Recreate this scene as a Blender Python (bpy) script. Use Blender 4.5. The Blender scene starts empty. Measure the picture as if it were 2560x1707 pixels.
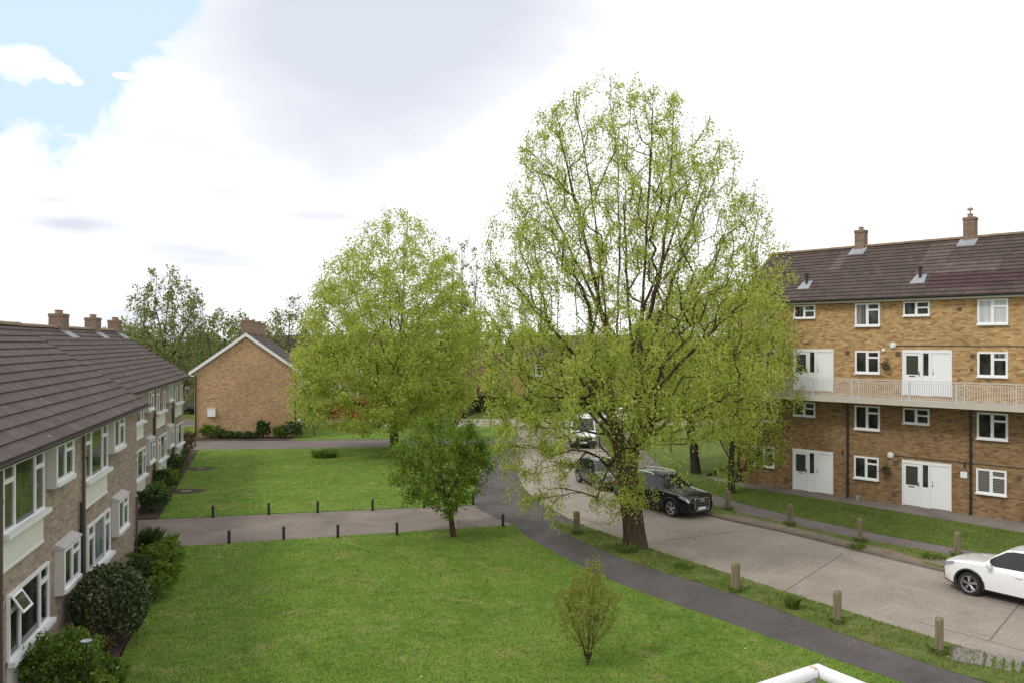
import bpy, bmesh, math, random
import numpy as np
from mathutils import Vector, Matrix

SC = bpy.context.scene
COL = SC.collection
R = math.radians
rng = np.random.default_rng(7)
random.seed(7)

# ------------------------------------------------------------------ camera
CAM_H = 7.75
FPX, CX, CY = 2070.0, 1280.0, 853.5
cam = bpy.data.cameras.new("camera")
cam.sensor_width = 36.0
cam.lens = FPX / 2560.0 * 36.0
cam.clip_start = 0.1
cam.clip_end = 4000
camo = bpy.data.objects.new("camera", cam)
camo.location = (0, 0, CAM_H)
camo.rotation_euler = (R(90), 0, 0)
COL.objects.link(camo)
SC.camera = camo


def G(x, y, z=0.0):
    """point of the level z that shows at that place of the photograph"""
    Y = FPX * (CAM_H - z) / (y - CY)
    return ((x - CX) * Y / FPX, Y)


# ------------------------------------------------------------------ materials
def newmat(name):
    m = bpy.data.materials.new(name)
    m.use_nodes = True
    nt = m.node_tree
    bs = nt.nodes["Principled BSDF"]
    return m, nt, bs


def N(nt, t, **kw):
    n = nt.nodes.new(t)
    for k, v in kw.items():
        if k.startswith("i_"):
            n.inputs[k[2:].replace("_", " ")].default_value = v
        else:
            setattr(n, k, v)
    return n


def ramp(nt, fac, stops):
    r = nt.nodes.new("ShaderNodeValToRGB")
    e = r.color_ramp.elements
    while len(e) < len(stops):
        e.new(0.5)
    for k, (p, c) in enumerate(stops):
        e[k].position = p
        e[k].color = (c[0], c[1], c[2], 1) if not isinstance(c, (int, float)) else (c, c, c, 1)
    nt.links.new(fac, r.inputs[0])
    return r.outputs[0]


def mix(nt, fac, a, b, mode="MIX"):
    m = nt.nodes.new("ShaderNodeMix")
    m.data_type = "RGBA"
    m.blend_type = mode
    for sock, val in ((0, fac), (6, a), (7, b)):
        if hasattr(val, "is_linked"):
            nt.links.new(val, m.inputs[sock])
        elif isinstance(val, (int, float)):
            m.inputs[sock].default_value = val
        else:
            m.inputs[sock].default_value = (*val, 1)
    return m.outputs[2]


def noise(nt, vec, scale, detail=4, rough=0.6, dist=0.0):
    n = N(nt, "ShaderNodeTexNoise")
    n.inputs["Scale"].default_value = scale
    n.inputs["Detail"].default_value = detail
    n.inputs["Roughness"].default_value = rough
    n.inputs["Distortion"].default_value = dist
    if vec is not None:
        nt.links.new(vec, n.inputs["Vector"])
    return n.outputs["Fac"]


def mapping(nt, vec, scale=(1, 1, 1), rot=(0, 0, 0)):
    m = N(nt, "ShaderNodeMapping")
    m.inputs["Scale"].default_value = scale
    m.inputs["Rotation"].default_value = rot
    nt.links.new(vec, m.inputs["Vector"])
    return m.outputs[0]


def bump(nt, bs, height, strength, dist=0.02):
    b = N(nt, "ShaderNodeBump")
    b.inputs["Strength"].default_value = strength
    b.inputs["Distance"].default_value = dist
    nt.links.new(height, b.inputs["Height"])
    nt.links.new(b.outputs[0], bs.inputs["Normal"])


def plain(name, col, rough=0.6, metal=0.0, spec=0.5, var=0.0, vscale=6.0, coat=0.0):
    m, nt, bs = newmat(name)
    bs.inputs["Base Color"].default_value = (*col, 1)
    bs.inputs["Roughness"].default_value = rough
    bs.inputs["Metallic"].default_value = metal
    bs.inputs["Specular IOR Level"].default_value = spec
    bs.inputs["Coat Weight"].default_value = coat
    bs.inputs["Coat Roughness"].default_value = 0.04
    if var > 0:
        tc = N(nt, "ShaderNodeTexCoord")
        f = noise(nt, tc.outputs["Object"], vscale, 5)
        c = mix(nt, f, [x * (1 - var) for x in col], [min(1, x * (1 + var)) for x in col])
        nt.links.new(c, bs.inputs["Base Color"])
    return m


def brick(name, cols, mortar, patch=0.35, grime=0.0):
    m, nt, bs = newmat(name)
    uv = N(nt, "ShaderNodeTexCoord").outputs["UV"]
    b = N(nt, "ShaderNodeTexBrick")
    nt.links.new(uv, b.inputs["Vector"])
    b.inputs["Scale"].default_value = 1
    b.inputs["Brick Width"].default_value = 0.225
    b.inputs["Row Height"].default_value = 0.075
    b.inputs["Mortar Size"].default_value = 0.006
    b.inputs["Mortar Smooth"].default_value = 0.3
    b.inputs["Color1"].default_value = (0, 0, 0, 1)
    b.inputs["Color2"].default_value = (1, 1, 1, 1)
    b.inputs["Mortar"].default_value = (0.5, 0.5, 0.5, 1)
    tone = ramp(nt, b.outputs["Color"], [(0.0, cols[0]), (0.3, cols[1]), (0.7, cols[2]), (1.0, cols[3])])
    # larger mottles, wider than high, as bricks of one firing come in groups
    n1 = noise(nt, mapping(nt, uv, (2.6, 5.5, 1)), 1.0, 2, 0.85)
    t2 = ramp(nt, n1, [(0.36, cols[0]), (0.5, cols[1]), (0.62, cols[3])])
    c = mix(nt, patch, tone, t2)
    n2 = noise(nt, uv, 0.35, 4, 0.6)
    g = ramp(nt, n2, [(0.3, 0.82), (0.7, 1.08)])
    c = mix(nt, 1.0, c, g, "MULTIPLY")
    c = mix(nt, b.outputs["Fac"], c, mortar)
    n3 = noise(nt, mapping(nt, uv, (9, 9, 1)), 4.0, 3, 0.7)
    c = mix(nt, 1.0, c, ramp(nt, n3, [(0.3, 0.85), (0.7, 1.12)]), "MULTIPLY")
    nt.links.new(c, bs.inputs["Base Color"])
    bs.inputs["Roughness"].default_value = 0.9
    bs.inputs["Specular IOR Level"].default_value = 0.2
    inv = N(nt, "ShaderNodeMath", operation="SUBTRACT")
    inv.inputs[0].default_value = 1
    nt.links.new(b.outputs["Fac"], inv.inputs[1])
    bump(nt, bs, inv.outputs[0], 0.35, 0.01)
    return m


def tiles(name, base, roll=0.15, lichen=0.5, warm=(0.2, 0.12, 0.05)):
    m, nt, bs = newmat(name)
    uv = N(nt, "ShaderNodeTexCoord").outputs["UV"]
    n1 = noise(nt, uv, 0.5, 5, 0.65)
    c = ramp(nt, n1, [(0.3, [x * 0.8 for x in base]), (0.7, [x * 1.15 for x in base])])
    # tile by tile tone
    b = N(nt, "ShaderNodeTexBrick")
    nt.links.new(uv, b.inputs["Vector"])
    b.inputs["Scale"].default_value = 1
    b.inputs["Brick Width"].default_value = roll * 2
    b.inputs["Row Height"].default_value = 0.36
    b.inputs["Mortar Size"].default_value = 0.004
    b.inputs["Color1"].default_value = (0.82, 0.82, 0.82, 1)
    b.inputs["Color2"].default_value = (1.15, 1.12, 1.1, 1)
    b.inputs["Mortar"].default_value = (0.75, 0.75, 0.75, 1)
    c = mix(nt, 1.0, c, b.outputs["Color"], "MULTIPLY")
    n2 = noise(nt, uv, 5.0, 4, 0.7)
    c = mix(nt, 1.0, c, ramp(nt, n2, [(0.3, 0.85), (0.7, 1.15)]), "MULTIPLY")
    # lichen flecks
    v = N(nt, "ShaderNodeTexVoronoi", feature="DISTANCE_TO_EDGE")
    v2 = N(nt, "ShaderNodeTexVoronoi")
    v2.inputs["Scale"].default_value = 1.7
    nt.links.new(mapping(nt, uv, (1.0, 1.3, 1)), v2.inputs["Vector"])
    fl = ramp(nt, v2.outputs["Distance"], [(0.0, 1.0), (0.07, 0.9), (0.12, 0.0)])
    gate = ramp(nt, noise(nt, uv, 1.3, 2, 0.5), [(0.40, 0.0), (0.52, 1.0)])
    fm = mix(nt, 1.0, fl, gate, "MULTIPLY")
    fm = mix(nt, 1.0, fm, (lichen, lichen, lichen), "MULTIPLY")
    lc = ramp(nt, v2.outputs["Color"], [(0.35, (0.42, 0.42, 0.36)), (0.7, (0.40, 0.30, 0.15))])
    c = mix(nt, fm, c, lc)
    nt.links.new(c, bs.inputs["Base Color"])
    bs.inputs["Roughness"].default_value = 0.8
    bs.inputs["Specular IOR Level"].default_value = 0.3
    w = N(nt, "ShaderNodeTexWave", wave_type="BANDS", bands_direction="X", wave_profile="SIN")
    w.inputs["Scale"].default_value = 0.314 / roll
    nt.links.new(uv, w.inputs["Vector"])
    bump(nt, bs, w.outputs["Fac"], 1.0, 0.07)
    return m


def leafmat(name, cols, trans=0.45, rough=0.55):
    m, nt, bs = newmat(name)
    g = N(nt, "ShaderNodeNewGeometry")
    c = ramp(nt, g.outputs["Random Per Island"], [(k / (len(cols) - 1), cc) for k, cc in enumerate(cols)])
    nt.links.new(c, bs.inputs["Base Color"])
    bs.inputs["Roughness"].default_value = rough
    bs.inputs["Specular IOR Level"].default_value = 0.3
    t = N(nt, "ShaderNodeBsdfTranslucent")
    tc = mix(nt, 1.0, c, (1.0, 1.03, 0.7), "MULTIPLY")
    nt.links.new(tc, t.inputs["Color"])
    mx = N(nt, "ShaderNodeMixShader")
    mx.inputs[0].default_value = trans
    nt.links.new(bs.outputs[0], mx.inputs[1])
    nt.links.new(t.outputs[0], mx.inputs[2])
    nt.links.new(mx.outputs[0], nt.nodes["Material Output"].inputs[0])
    return m


def barkmat(name, a, b):
    m, nt, bs = newmat(name)
    tc = N(nt, "ShaderNodeTexCoord").outputs["Object"]
    n = noise(nt, mapping(nt, tc, (7, 7, 1.3)), 1.5, 5, 0.7, 0.4)
    n2 = noise(nt, tc, 1.2, 3)
    c = ramp(nt, n, [(0.3, a), (0.65, b)])
    c = mix(nt, ramp(nt, n2, [(0.45, 0.0), (0.7, 0.5)]), c, (0.07, 0.08, 0.03))
    nt.links.new(c, bs.inputs["Base Color"])
    bs.inputs["Roughness"].default_value = 0.95
    bs.inputs["Specular IOR Level"].default_value = 0.1
    bump(nt, bs, n, 0.8, 0.04)
    return m


def grassmat(name, dark, mid, light, straw, strawamt=0.5):
    m, nt, bs = newmat(name)
    tc = N(nt, "ShaderNodeTexCoord").outputs["Object"]
    n1 = noise(nt, tc, 0.35, 5, 0.65, 0.3)
    n2 = noise(nt, tc, 3.2, 6, 0.75, 0.3)
    n3 = noise(nt, tc, 22.0, 4, 0.7)
    n2b = noise(nt, tc, 1.3, 5, 0.7, 0.5)
    c = ramp(nt, mix(nt, 0.5, n2, n2b), [(0.36, dark), (0.5, mid), (0.63, light)])
    c = mix(nt, ramp(nt, n1, [(0.38, 0.0), (0.65, 0.6)]), c, light)
    ns = noise(nt, tc, 0.75, 7, 0.8, 0.8)
    c = mix(nt, ramp(nt, ns, [(0.52, 0.0), (0.68, strawamt)]), c, straw)
    c = mix(nt, 1.0, c, ramp(nt, n3, [(0.25, 0.78), (0.75, 1.18)]), "MULTIPLY")
    nt.links.new(c, bs.inputs["Base Color"])
    bs.inputs["Roughness"].default_value = 0.95
    bs.inputs["Specular IOR Level"].default_value = 0.08
    hh = mix(nt, 0.5, n2, n3)
    bump(nt, bs, hh, 0.9, 0.06)
    return m


def asphalt(name, col, fleck=0.25, stain=0.2, fscale=60.0, extra=None):
    m, nt, bs = newmat(name)
    tc = N(nt, "ShaderNodeTexCoord").outputs["Object"]
    n1 = noise(nt, tc, 0.45, 5, 0.65, 0.5)
    n2 = noise(nt, tc, fscale, 3, 0.8)
    n3 = noise(nt, tc, 6.0, 5, 0.7)
    c = ramp(nt, n1, [(0.3, [x * (1 - stain) for x in col]), (0.7, [x * (1 + stain) for x in col])])
    c = mix(nt, 1.0, c, ramp(nt, n2, [(0.3, 1 - fleck), (0.7, 1 + fleck)]), "MULTIPLY")
    c = mix(nt, 1.0, c, ramp(nt, n3, [(0.3, 1 - stain * 0.6), (0.7, 1 + stain * 0.6)]), "MULTIPLY")
    if extra:
        ne = noise(nt, tc, 0.8, 5, 0.7, 1.0)
        c = mix(nt, ramp(nt, ne, [(0.55, 0.0), (0.75, 0.6)]), c, extra)
    nt.links.new(c, bs.inputs["Base Color"])
    bs.inputs["Roughness"].default_value = 0.9
    bs.inputs["Specular IOR Level"].default_value = 0.25
    bump(nt, bs, n2, 0.3, 0.01)
    return m


M = {}
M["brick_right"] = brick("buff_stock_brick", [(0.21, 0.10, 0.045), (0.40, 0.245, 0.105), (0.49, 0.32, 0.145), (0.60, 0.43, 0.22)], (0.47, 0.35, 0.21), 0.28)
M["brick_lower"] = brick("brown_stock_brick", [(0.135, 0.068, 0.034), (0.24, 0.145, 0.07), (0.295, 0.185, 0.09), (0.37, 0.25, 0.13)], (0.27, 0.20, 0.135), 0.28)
M["brick_left"] = brick("grey_brown_brick", [(0.20, 0.15, 0.12), (0.315, 0.245, 0.197), (0.37, 0.295, 0.242), (0.45, 0.365, 0.305)], (0.37, 0.31, 0.262), 0.28)
M["brick_gable"] = brick("orange_buff_brick", [(0.27, 0.145, 0.08), (0.42, 0.265, 0.14), (0.50, 0.33, 0.18), (0.58, 0.41, 0.24)], (0.47, 0.35, 0.225), 0.3)
M["brick_chimney"] = brick("dark_chimney_brick", [(0.15, 0.10, 0.075), (0.21, 0.15, 0.115), (0.25, 0.18, 0.14), (0.28, 0.21, 0.16)], (0.22, 0.17, 0.13), 0.4)
M["tile_left"] = tiles("brown_concrete_tile", (0.125, 0.098, 0.092), 0.15, 0.75)
M["tile_right"] = tiles("dark_brown_tile", (0.105, 0.078, 0.07), 0.17, 0.25)
M["tile_new"] = tiles("dark_red_new_tile", (0.085, 0.050, 0.050), 0.17, 0.0)
M["tile_pale"] = tiles("weathered_pale_tile", (0.15, 0.112, 0.10), 0.17, 0.2)
M["ridge"] = plain("ridge_tile", (0.20, 0.14, 0.085), 0.85, var=0.35, vscale=3)
M["felt"] = plain("pale_felt", (0.46, 0.44, 0.44), 0.8, var=0.2)
M["lead"] = plain("lead_flashing", (0.27, 0.29, 0.31), 0.6, var=0.25)
M["white"] = plain("white_upvc", (0.80, 0.81, 0.83), 0.35, var=0.03)
M["whitewood"] = plain("white_painted_board", (0.74, 0.75, 0.76), 0.5, var=0.07)
M["cream"] = plain("cream_panel", (0.70, 0.68, 0.64), 0.55, var=0.05, vscale=2)
M["greyboard"] = plain("grey_white_cladding", (0.54, 0.515, 0.485), 0.6, var=0.06)
M["fascia"] = plain("pale_fascia", (0.55, 0.52, 0.47), 0.6, var=0.08)
M["black"] = plain("black_plastic", (0.018, 0.018, 0.02), 0.4)
M["gutter"] = plain("dark_gutter", (0.03, 0.028, 0.028), 0.45)
M["pipe"] = plain("black_downpipe", (0.022, 0.02, 0.022), 0.4)
M["pipebrown"] = plain("brown_downpipe", (0.10, 0.075, 0.065), 0.5)
M["concrete_edge"] = plain("painted_concrete", (0.50, 0.46, 0.40), 0.75, var=0.15, vscale=1.5)
M["railgrey"] = plain("grey_rail", (0.56, 0.57, 0.60), 0.5, var=0.08)
M["pot"] = plain("chimney_pot", (0.30, 0.20, 0.15), 0.8, var=0.2)
M["vent"] = plain("vent_brown", (0.12, 0.085, 0.06), 0.7)
M["lamp"] = plain("opal_lamp", (0.72, 0.74, 0.70), 0.3)
M["basket"] = leafmat("basket_leaves", [(0.012, 0.03, 0.01), (0.03, 0.07, 0.02), (0.05, 0.09, 0.03)], 0.3)


def glass(name, col, rough=0.03, var=None):
    m, nt, bs = newmat(name)
    bs.inputs["Base Color"].default_value = (*col, 1)
    bs.inputs["Roughness"].default_value = rough
    bs.inputs["Specular IOR Level"].default_value = 0.6
    if var is not None:
        uv = N(nt, "ShaderNodeTexCoord").outputs["Object"]
        n = noise(nt, mapping(nt, uv, var[1]), 1.0, 3, 0.6, 0.3)
        c = ramp(nt, n, [(0.42, col), (0.6, var[0])])
        nt.links.new(c, bs.inputs["Base Color"])
    tc = N(nt, "ShaderNodeTexCoord").outputs["Object"]
    bump(nt, bs, noise(nt, tc, 1.1, 1), 0.06, 0.02)
    return m


M["pane"] = glass("dark_window_pane", (0.012, 0.014, 0.013), 0.03, ((0.05, 0.05, 0.045), (2.0, 2.0, 1.2)))
M["pane_curtain"] = glass("curtained_pane", (0.42, 0.44, 0.47), 0.06, ((0.55, 0.57, 0.6), (9, 9, 0.3)))
M["pane_net"] = glass("net_curtain_pane", (0.10, 0.13, 0.15), 0.04, ((0.22, 0.26, 0.29), (3.0, 3.0, 0.4)))
M["pane_half"] = glass("part_curtained_pane", (0.02, 0.02, 0.02), 0.04, ((0.32, 0.3, 0.28), (5.0, 5.0, 0.2)))
M["pane_door"] = glass("obscured_door_glass", (0.055, 0.06, 0.05), 0.12)


def blinds():
    m, nt, bs = newmat("venetian_blind_pane")
    tc = N(nt, "ShaderNodeTexCoord").outputs["Object"]
    w = N(nt, "ShaderNodeTexWave", wave_type="BANDS", bands_direction="Z")
    w.inputs["Scale"].default_value = 4.4
    nt.links.new(tc, w.inputs["Vector"])
    c = ramp(nt, w.outputs["Fac"], [(0.35, (0.03, 0.03, 0.03)), (0.6, (0.24, 0.24, 0.23))])
    nt.links.new(c, bs.inputs["Base Color"])
    bs.inputs["Roughness"].default_value = 0.08
    return m


M["pane_blind"] = blinds()
M["grass"] = grassmat("lawn_grass", (0.058, 0.122, 0.017), (0.108, 0.190, 0.029), (0.162, 0.248, 0.044), (0.29, 0.25, 0.10), 0.8)
M["verge"] = grassmat("rough_verge", (0.04, 0.075, 0.015), (0.095, 0.135, 0.03), (0.16, 0.19, 0.06), (0.23, 0.19, 0.10), 0.85)
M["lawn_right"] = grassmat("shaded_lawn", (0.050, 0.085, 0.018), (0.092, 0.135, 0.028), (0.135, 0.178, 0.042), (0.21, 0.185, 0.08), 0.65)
M["path"] = asphalt("dark_asphalt", (0.094, 0.084, 0.083), 0.35, 0.25)
M["path_brown"] = asphalt("aggregate_path", (0.19, 0.16, 0.138), 0.35, 0.24, 40, extra=(0.11, 0.09, 0.08))
M["path_grey"] = asphalt("old_grey_path", (0.16, 0.135, 0.13), 0.3, 0.18)
M["road"] = asphalt("concrete_road", (0.285, 0.245, 0.212), 0.34, 0.15, 22, extra=(0.20, 0.165, 0.14))
M["road_far"] = asphalt("grey_road", (0.17, 0.155, 0.15), 0.22, 0.12, 35)
M["joint"] = plain("road_joint", (0.13, 0.10, 0.09), 0.9, var=0.4, vscale=3)
M["kerb"] = plain("kerb_stone", (0.19, 0.155, 0.135), 0.9, var=0.35, vscale=2.5)
M["kerbtop"] = plain("kerb_pale", (0.30, 0.255, 0.21), 0.9, var=0.25, vscale=2.5)
M["apron"] = asphalt("apron_concrete", (0.20, 0.175, 0.155), 0.2, 0.25, 30)
M["soil"] = asphalt("garden_soil", (0.062, 0.044, 0.035), 0.5, 0.35, 18)
M["dirt"] = asphalt("worn_verge_dirt", (0.19, 0.15, 0.115), 0.45, 0.3, 22, extra=(0.09, 0.06, 0.045))
M["coverplate"] = plain("concrete_cover", (0.215, 0.195, 0.175), 0.85, var=0.3)
M["bark"] = barkmat("lime_bark", (0.030, 0.022, 0.016), (0.115, 0.080, 0.054))
M["bark_dark"] = barkmat("dark_bark", (0.022, 0.018, 0.015), (0.075, 0.058, 0.045))
M["lime"] = leafmat("spring_lime_leaf", [(0.28, 0.34, 0.06), (0.45, 0.51, 0.10), (0.57, 0.62, 0.16), (0.36, 0.43, 0.08), (0.66, 0.68, 0.25)], 0.58)
M["lime_low"] = leafmat("lime_leaf_deep", [(0.22, 0.29, 0.042), (0.36, 0.43, 0.065), (0.47, 0.53, 0.10), (0.29, 0.36, 0.055)], 0.58)
M["cherry"] = leafmat("fresh_green_leaf", [(0.085, 0.15, 0.02), (0.15, 0.24, 0.03), (0.25, 0.35, 0.045), (0.18, 0.28, 0.035)], 0.52)
M["birch"] = leafmat("grey_green_leaf", [(0.16, 0.19, 0.075), (0.23, 0.27, 0.10), (0.31, 0.34, 0.14), (0.29, 0.28, 0.14)], 0.5)
M["dark_leaf"] = leafmat("dark_evergreen_leaf", [(0.02, 0.045, 0.012), (0.04, 0.08, 0.018), (0.07, 0.12, 0.03), (0.035, 0.07, 0.018)], 0.3, 0.4)
M["holly"] = leafmat("variegated_leaf", [(0.02, 0.04, 0.014), (0.05, 0.085, 0.028), (0.10, 0.13, 0.05), (0.24, 0.24, 0.12)], 0.25, 0.35)
M["mid_leaf"] = leafmat("mid_green_leaf", [(0.075, 0.14, 0.022), (0.13, 0.22, 0.035), (0.21, 0.31, 0.055), (0.11, 0.19, 0.03)], 0.5)
M["olive_leaf"] = leafmat("olive_sapling_leaf", [(0.19, 0.24, 0.045), (0.28, 0.33, 0.065), (0.36, 0.29, 0.09), (0.24, 0.31, 0.055)], 0.55)
M["purple_leaf"] = leafmat("purple_leaf", [(0.03, 0.012, 0.014), (0.06, 0.02, 0.022), (0.10, 0.035, 0.035)], 0.3)
M["pink"] = leafmat("pink_blossom", [(0.30, 0.09, 0.20), (0.42, 0.16, 0.30), (0.25, 0.14, 0.14)], 0.4)
M["red"] = leafmat("red_shrub_leaf", [(0.40, 0.035, 0.015), (0.55, 0.07, 0.025), (0.25, 0.06, 0.03), (0.10, 0.11, 0.03)], 0.4)
M["rust_leaf"] = leafmat("rusty_rose_leaf", [(0.10, 0.05, 0.03), (0.14, 0.08, 0.04), (0.06, 0.09, 0.02)], 0.35)
M["pale_flower"] = leafmat("pale_flower", [(0.65, 0.62, 0.5), (0.7, 0.68, 0.6), (0.05, 0.10, 0.03), (0.04, 0.08, 0.025), (0.05, 0.11, 0.03)], 0.3)
M["blade"] = leafmat("grass_blade", [(0.068, 0.136, 0.018), (0.110, 0.190, 0.028), (0.158, 0.242, 0.042), (0.25, 0.24, 0.085)], 0.4, 0.7)
M["post"] = None


def postmat():
    m, nt, bs = newmat("weathered_oak_post")
    tc = N(nt, "ShaderNodeTexCoord").outputs["Object"]
    n = noise(nt, mapping(nt, tc, (18, 18, 2)), 1.0, 4, 0.7)
    c = ramp(nt, n, [(0.3, (0.10, 0.085, 0.06)), (0.7, (0.25, 0.205, 0.12))])
    n2 = noise(nt, tc, 5, 3)
    c = mix(nt, ramp(nt, n2, [(0.5, 0.0), (0.65, 0.6)]), c, (0.15, 0.15, 0.045))
    nt.links.new(c, bs.inputs["Base Color"])
    bs.inputs["Roughness"].default_value = 0.9
    bump(nt, bs, n, 0.5, 0.01)
    return m


M["post"] = postmat()


def rustmat():
    m, nt, bs = newmat("white_rail_paint")
    tc = N(nt, "ShaderNodeTexCoord").outputs["Object"]
    n = noise(nt, tc, 14.0, 5, 0.7)
    c = ramp(nt, n, [(0.64, (0.72, 0.72, 0.74)), (0.69, (0.42, 0.26, 0.12)), (0.78, (0.20, 0.10, 0.05))])
    nt.links.new(c, bs.inputs["Base Color"])
    bs.inputs["Roughness"].default_value = 0.45
    return m


M["rail"] = rustmat()
M["steel_grey"] = plain("galvanised_post", (0.33, 0.35, 0.37), 0.5, 0.6, var=0.15)
M["paint_white"] = plain("white_car_paint", (0.82, 0.83, 0.85), 0.25, coat=1.0)
M["paint_black"] = plain("black_car_paint", (0.004, 0.005, 0.008), 0.18, spec=0.35, coat=0.35)
M["paint_dark"] = plain("dark_grey_car_paint", (0.03, 0.032, 0.036), 0.25, coat=1.0)
M["paint_van"] = plain("white_van_paint", (0.74, 0.76, 0.79), 0.35, coat=0.5)
M["carglass"] = glass("car_glass", (0.012, 0.014, 0.016), 0.02)
M["tyre"] = plain("tyre_rubber", (0.018, 0.018, 0.018), 0.85)
M["alloy"] = plain("alloy_rim", (0.5, 0.5, 0.52), 0.3, 0.9)
M["chrome"] = plain("chrome", (0.7, 0.7, 0.72), 0.12, 1.0)
M["headlight"] = plain("headlight_lens", (0.45, 0.47, 0.5), 0.1, 0.3, coat=1.0)
M["plate"] = plain("number_plate", (0.72, 0.74, 0.78), 0.4)
M["plateblue"] = plain("plate_blue", (0.02, 0.06, 0.35), 0.4)
M["taillight"] = plain("tail_light", (0.35, 0.01, 0.01), 0.2, coat=1.0)


# ------------------------------------------------------------------ object helpers
def setp(o, label=None, cat=None, group=None, kind=None):
    if label:
        o["label"] = label
    if cat:
        o["category"] = cat
    if group:
        o["group"] = group
    if kind:
        o["kind"] = kind
    return o


def thing(name, label, cat, loc=(0, 0, 0), rz=0.0, group=None):
    o = bpy.data.objects.new(name, None)
    o.empty_display_size = 0.3
    COL.objects.link(o)
    o.location = loc
    o.rotation_euler = (0, 0, rz)
    return setp(o, label, cat, group)


def copy_tree(o, parent=None):
    c = o.copy()
    COL.objects.link(c)
    if parent is not None:
        c.parent = parent
    for ch in list(o.children):
        copy_tree(ch, c)
    return c


class MB:
    def __init__(s):
        s.v, s.f, s.m, s.uv = [], [], [], []

    def face(s, pts, mi=0, uvs=None):
        k = len(s.v)
        s.v.extend([tuple(p) for p in pts])
        s.f.append(tuple(range(k, k + len(pts))))
        s.m.append(mi)
        if uvs is None:
            a, b, c = Vector(pts[0]), Vector(pts[1]), Vector(pts[2])
            n = (b - a).cross(c - a)
            ax, ay, az = abs(n.x), abs(n.y), abs(n.z)
            if az >= ax and az >= ay:
                uvs = [(p[0], p[1]) for p in pts]
            elif ay >= ax:
                uvs = [(p[0], p[2]) for p in pts]
            else:
                uvs = [(p[1], p[2]) for p in pts]
        s.uv.append(uvs)

    def box(s, x0, x1, y0, y1, z0, z1, mi=0):
        if x0 > x1: x0, x1 = x1, x0
        if y0 > y1: y0, y1 = y1, y0
        if z0 > z1: z0, z1 = z1, z0
        p = [(x0, y0, z0), (x1, y0, z0), (x1, y1, z0), (x0, y1, z0), (x0, y0, z1), (x1, y0, z1), (x1, y1, z1), (x0, y1, z1)]
        for q in ((0, 3, 2, 1), (4, 5, 6, 7), (0, 1, 5, 4), (1, 2, 6, 5), (2, 3, 7, 6), (3, 0, 4, 7)):
            s.face([p[i] for i in q], mi)

    def tube(s, pts, r, n=8, mi=0, cap=True):
        pts = [Vector(p) for p in pts]
        rs = r if isinstance(r, (list, tuple)) else [r] * len(pts)
        rings = []
        for i, p in enumerate(pts):
            t = (pts[min(i + 1, len(pts) - 1)] - pts[max(i - 1, 0)]).normalized()
            ref = Vector((0, 0, 1)) if abs(t.z) < 0.9 else Vector((1, 0, 0))
            a = t.cross(ref).normalized()
            b = t.cross(a)
            rings.append([p + a * (rs[i] * math.cos(2 * math.pi * k / n)) + b * (rs[i] * math.sin(2 * math.pi * k / n)) for k in range(n)])
        for i in range(len(pts) - 1):
            for k in range(n):
                s.face([rings[i][k], rings[i][(k + 1) % n], rings[i + 1][(k + 1) % n], rings[i + 1][k]], mi)
        if cap:
            s.face(rings[0][::-1], mi)
            s.face(rings[-1], mi)

    def lathe(s, prof, n=24, mi=0, axis="z", c=(0, 0, 0)):
        """prof: list of (r, h); solid of revolution"""
        def P(r, h, k):
            a = 2 * math.pi * k / n
            if axis == "z":
                return (c[0] + r * math.cos(a), c[1] + r * math.sin(a), c[2] + h)
            if axis == "y":
                return (c[0] + r * math.cos(a), c[1] + h, c[2] + r * math.sin(a))
            return (c[0] + h, c[1] + r * math.cos(a), c[2] + r * math.sin(a))
        for (r0, h0), (r1, h1) in zip(prof[:-1], prof[1:]):
            for k in range(n):
                if r0 < 1e-6:
                    s.face([P(0, h0, 0), P(r1, h1, k), P(r1, h1, k + 1)], mi)
                elif r1 < 1e-6:
                    s.face([P(r0, h0, k), P(r0, h0, k + 1), P(0, h1, 0)], mi)
                else:
                    s.face([P(r0, h0, k), P(r0, h0, k + 1), P(r1, h1, k + 1), P(r1, h1, k)], mi)

    def build(s, name, mats, parent=None, smooth=False, loc=None, bevel=0.0, merge=False, sharp=40):
        me = bpy.data.meshes.new(name)
        me.from_pydata(s.v, [], s.f)
        if not isinstance(mats, (list, tuple)):
            mats = [mats]
        for m in mats:
            me.materials.append(M[m] if isinstance(m, str) else m)
        me.polygons.foreach_set("material_index", s.m)
        uvl = me.uv_layers.new(name="UVMap")
        flat = [c for u in s.uv for q in u for c in q]
        uvl.data.foreach_set("uv", flat)
        if merge or smooth or bevel:
            bm = bmesh.new()
            bm.from_mesh(me)
            bmesh.ops.remove_doubles(bm, verts=bm.verts, dist=0.0005)
            bm.to_mesh(me)
            bm.free()
        if smooth:
            me.polygons.foreach_set("use_smooth", [True] * len(me.polygons))
            me.set_sharp_from_angle(angle=R(sharp))
        me.update()
        o = bpy.data.objects.new(name, me)
        COL.objects.link(o)
        if parent is not None:
            o.parent = parent
        if loc is not None:
            o.location = loc
        if bevel:
            b = o.modifiers.new("bevel", "BEVEL")
            b.width = bevel
            b.segments = 2
            b.limit_method = "ANGLE"
        return o


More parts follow.
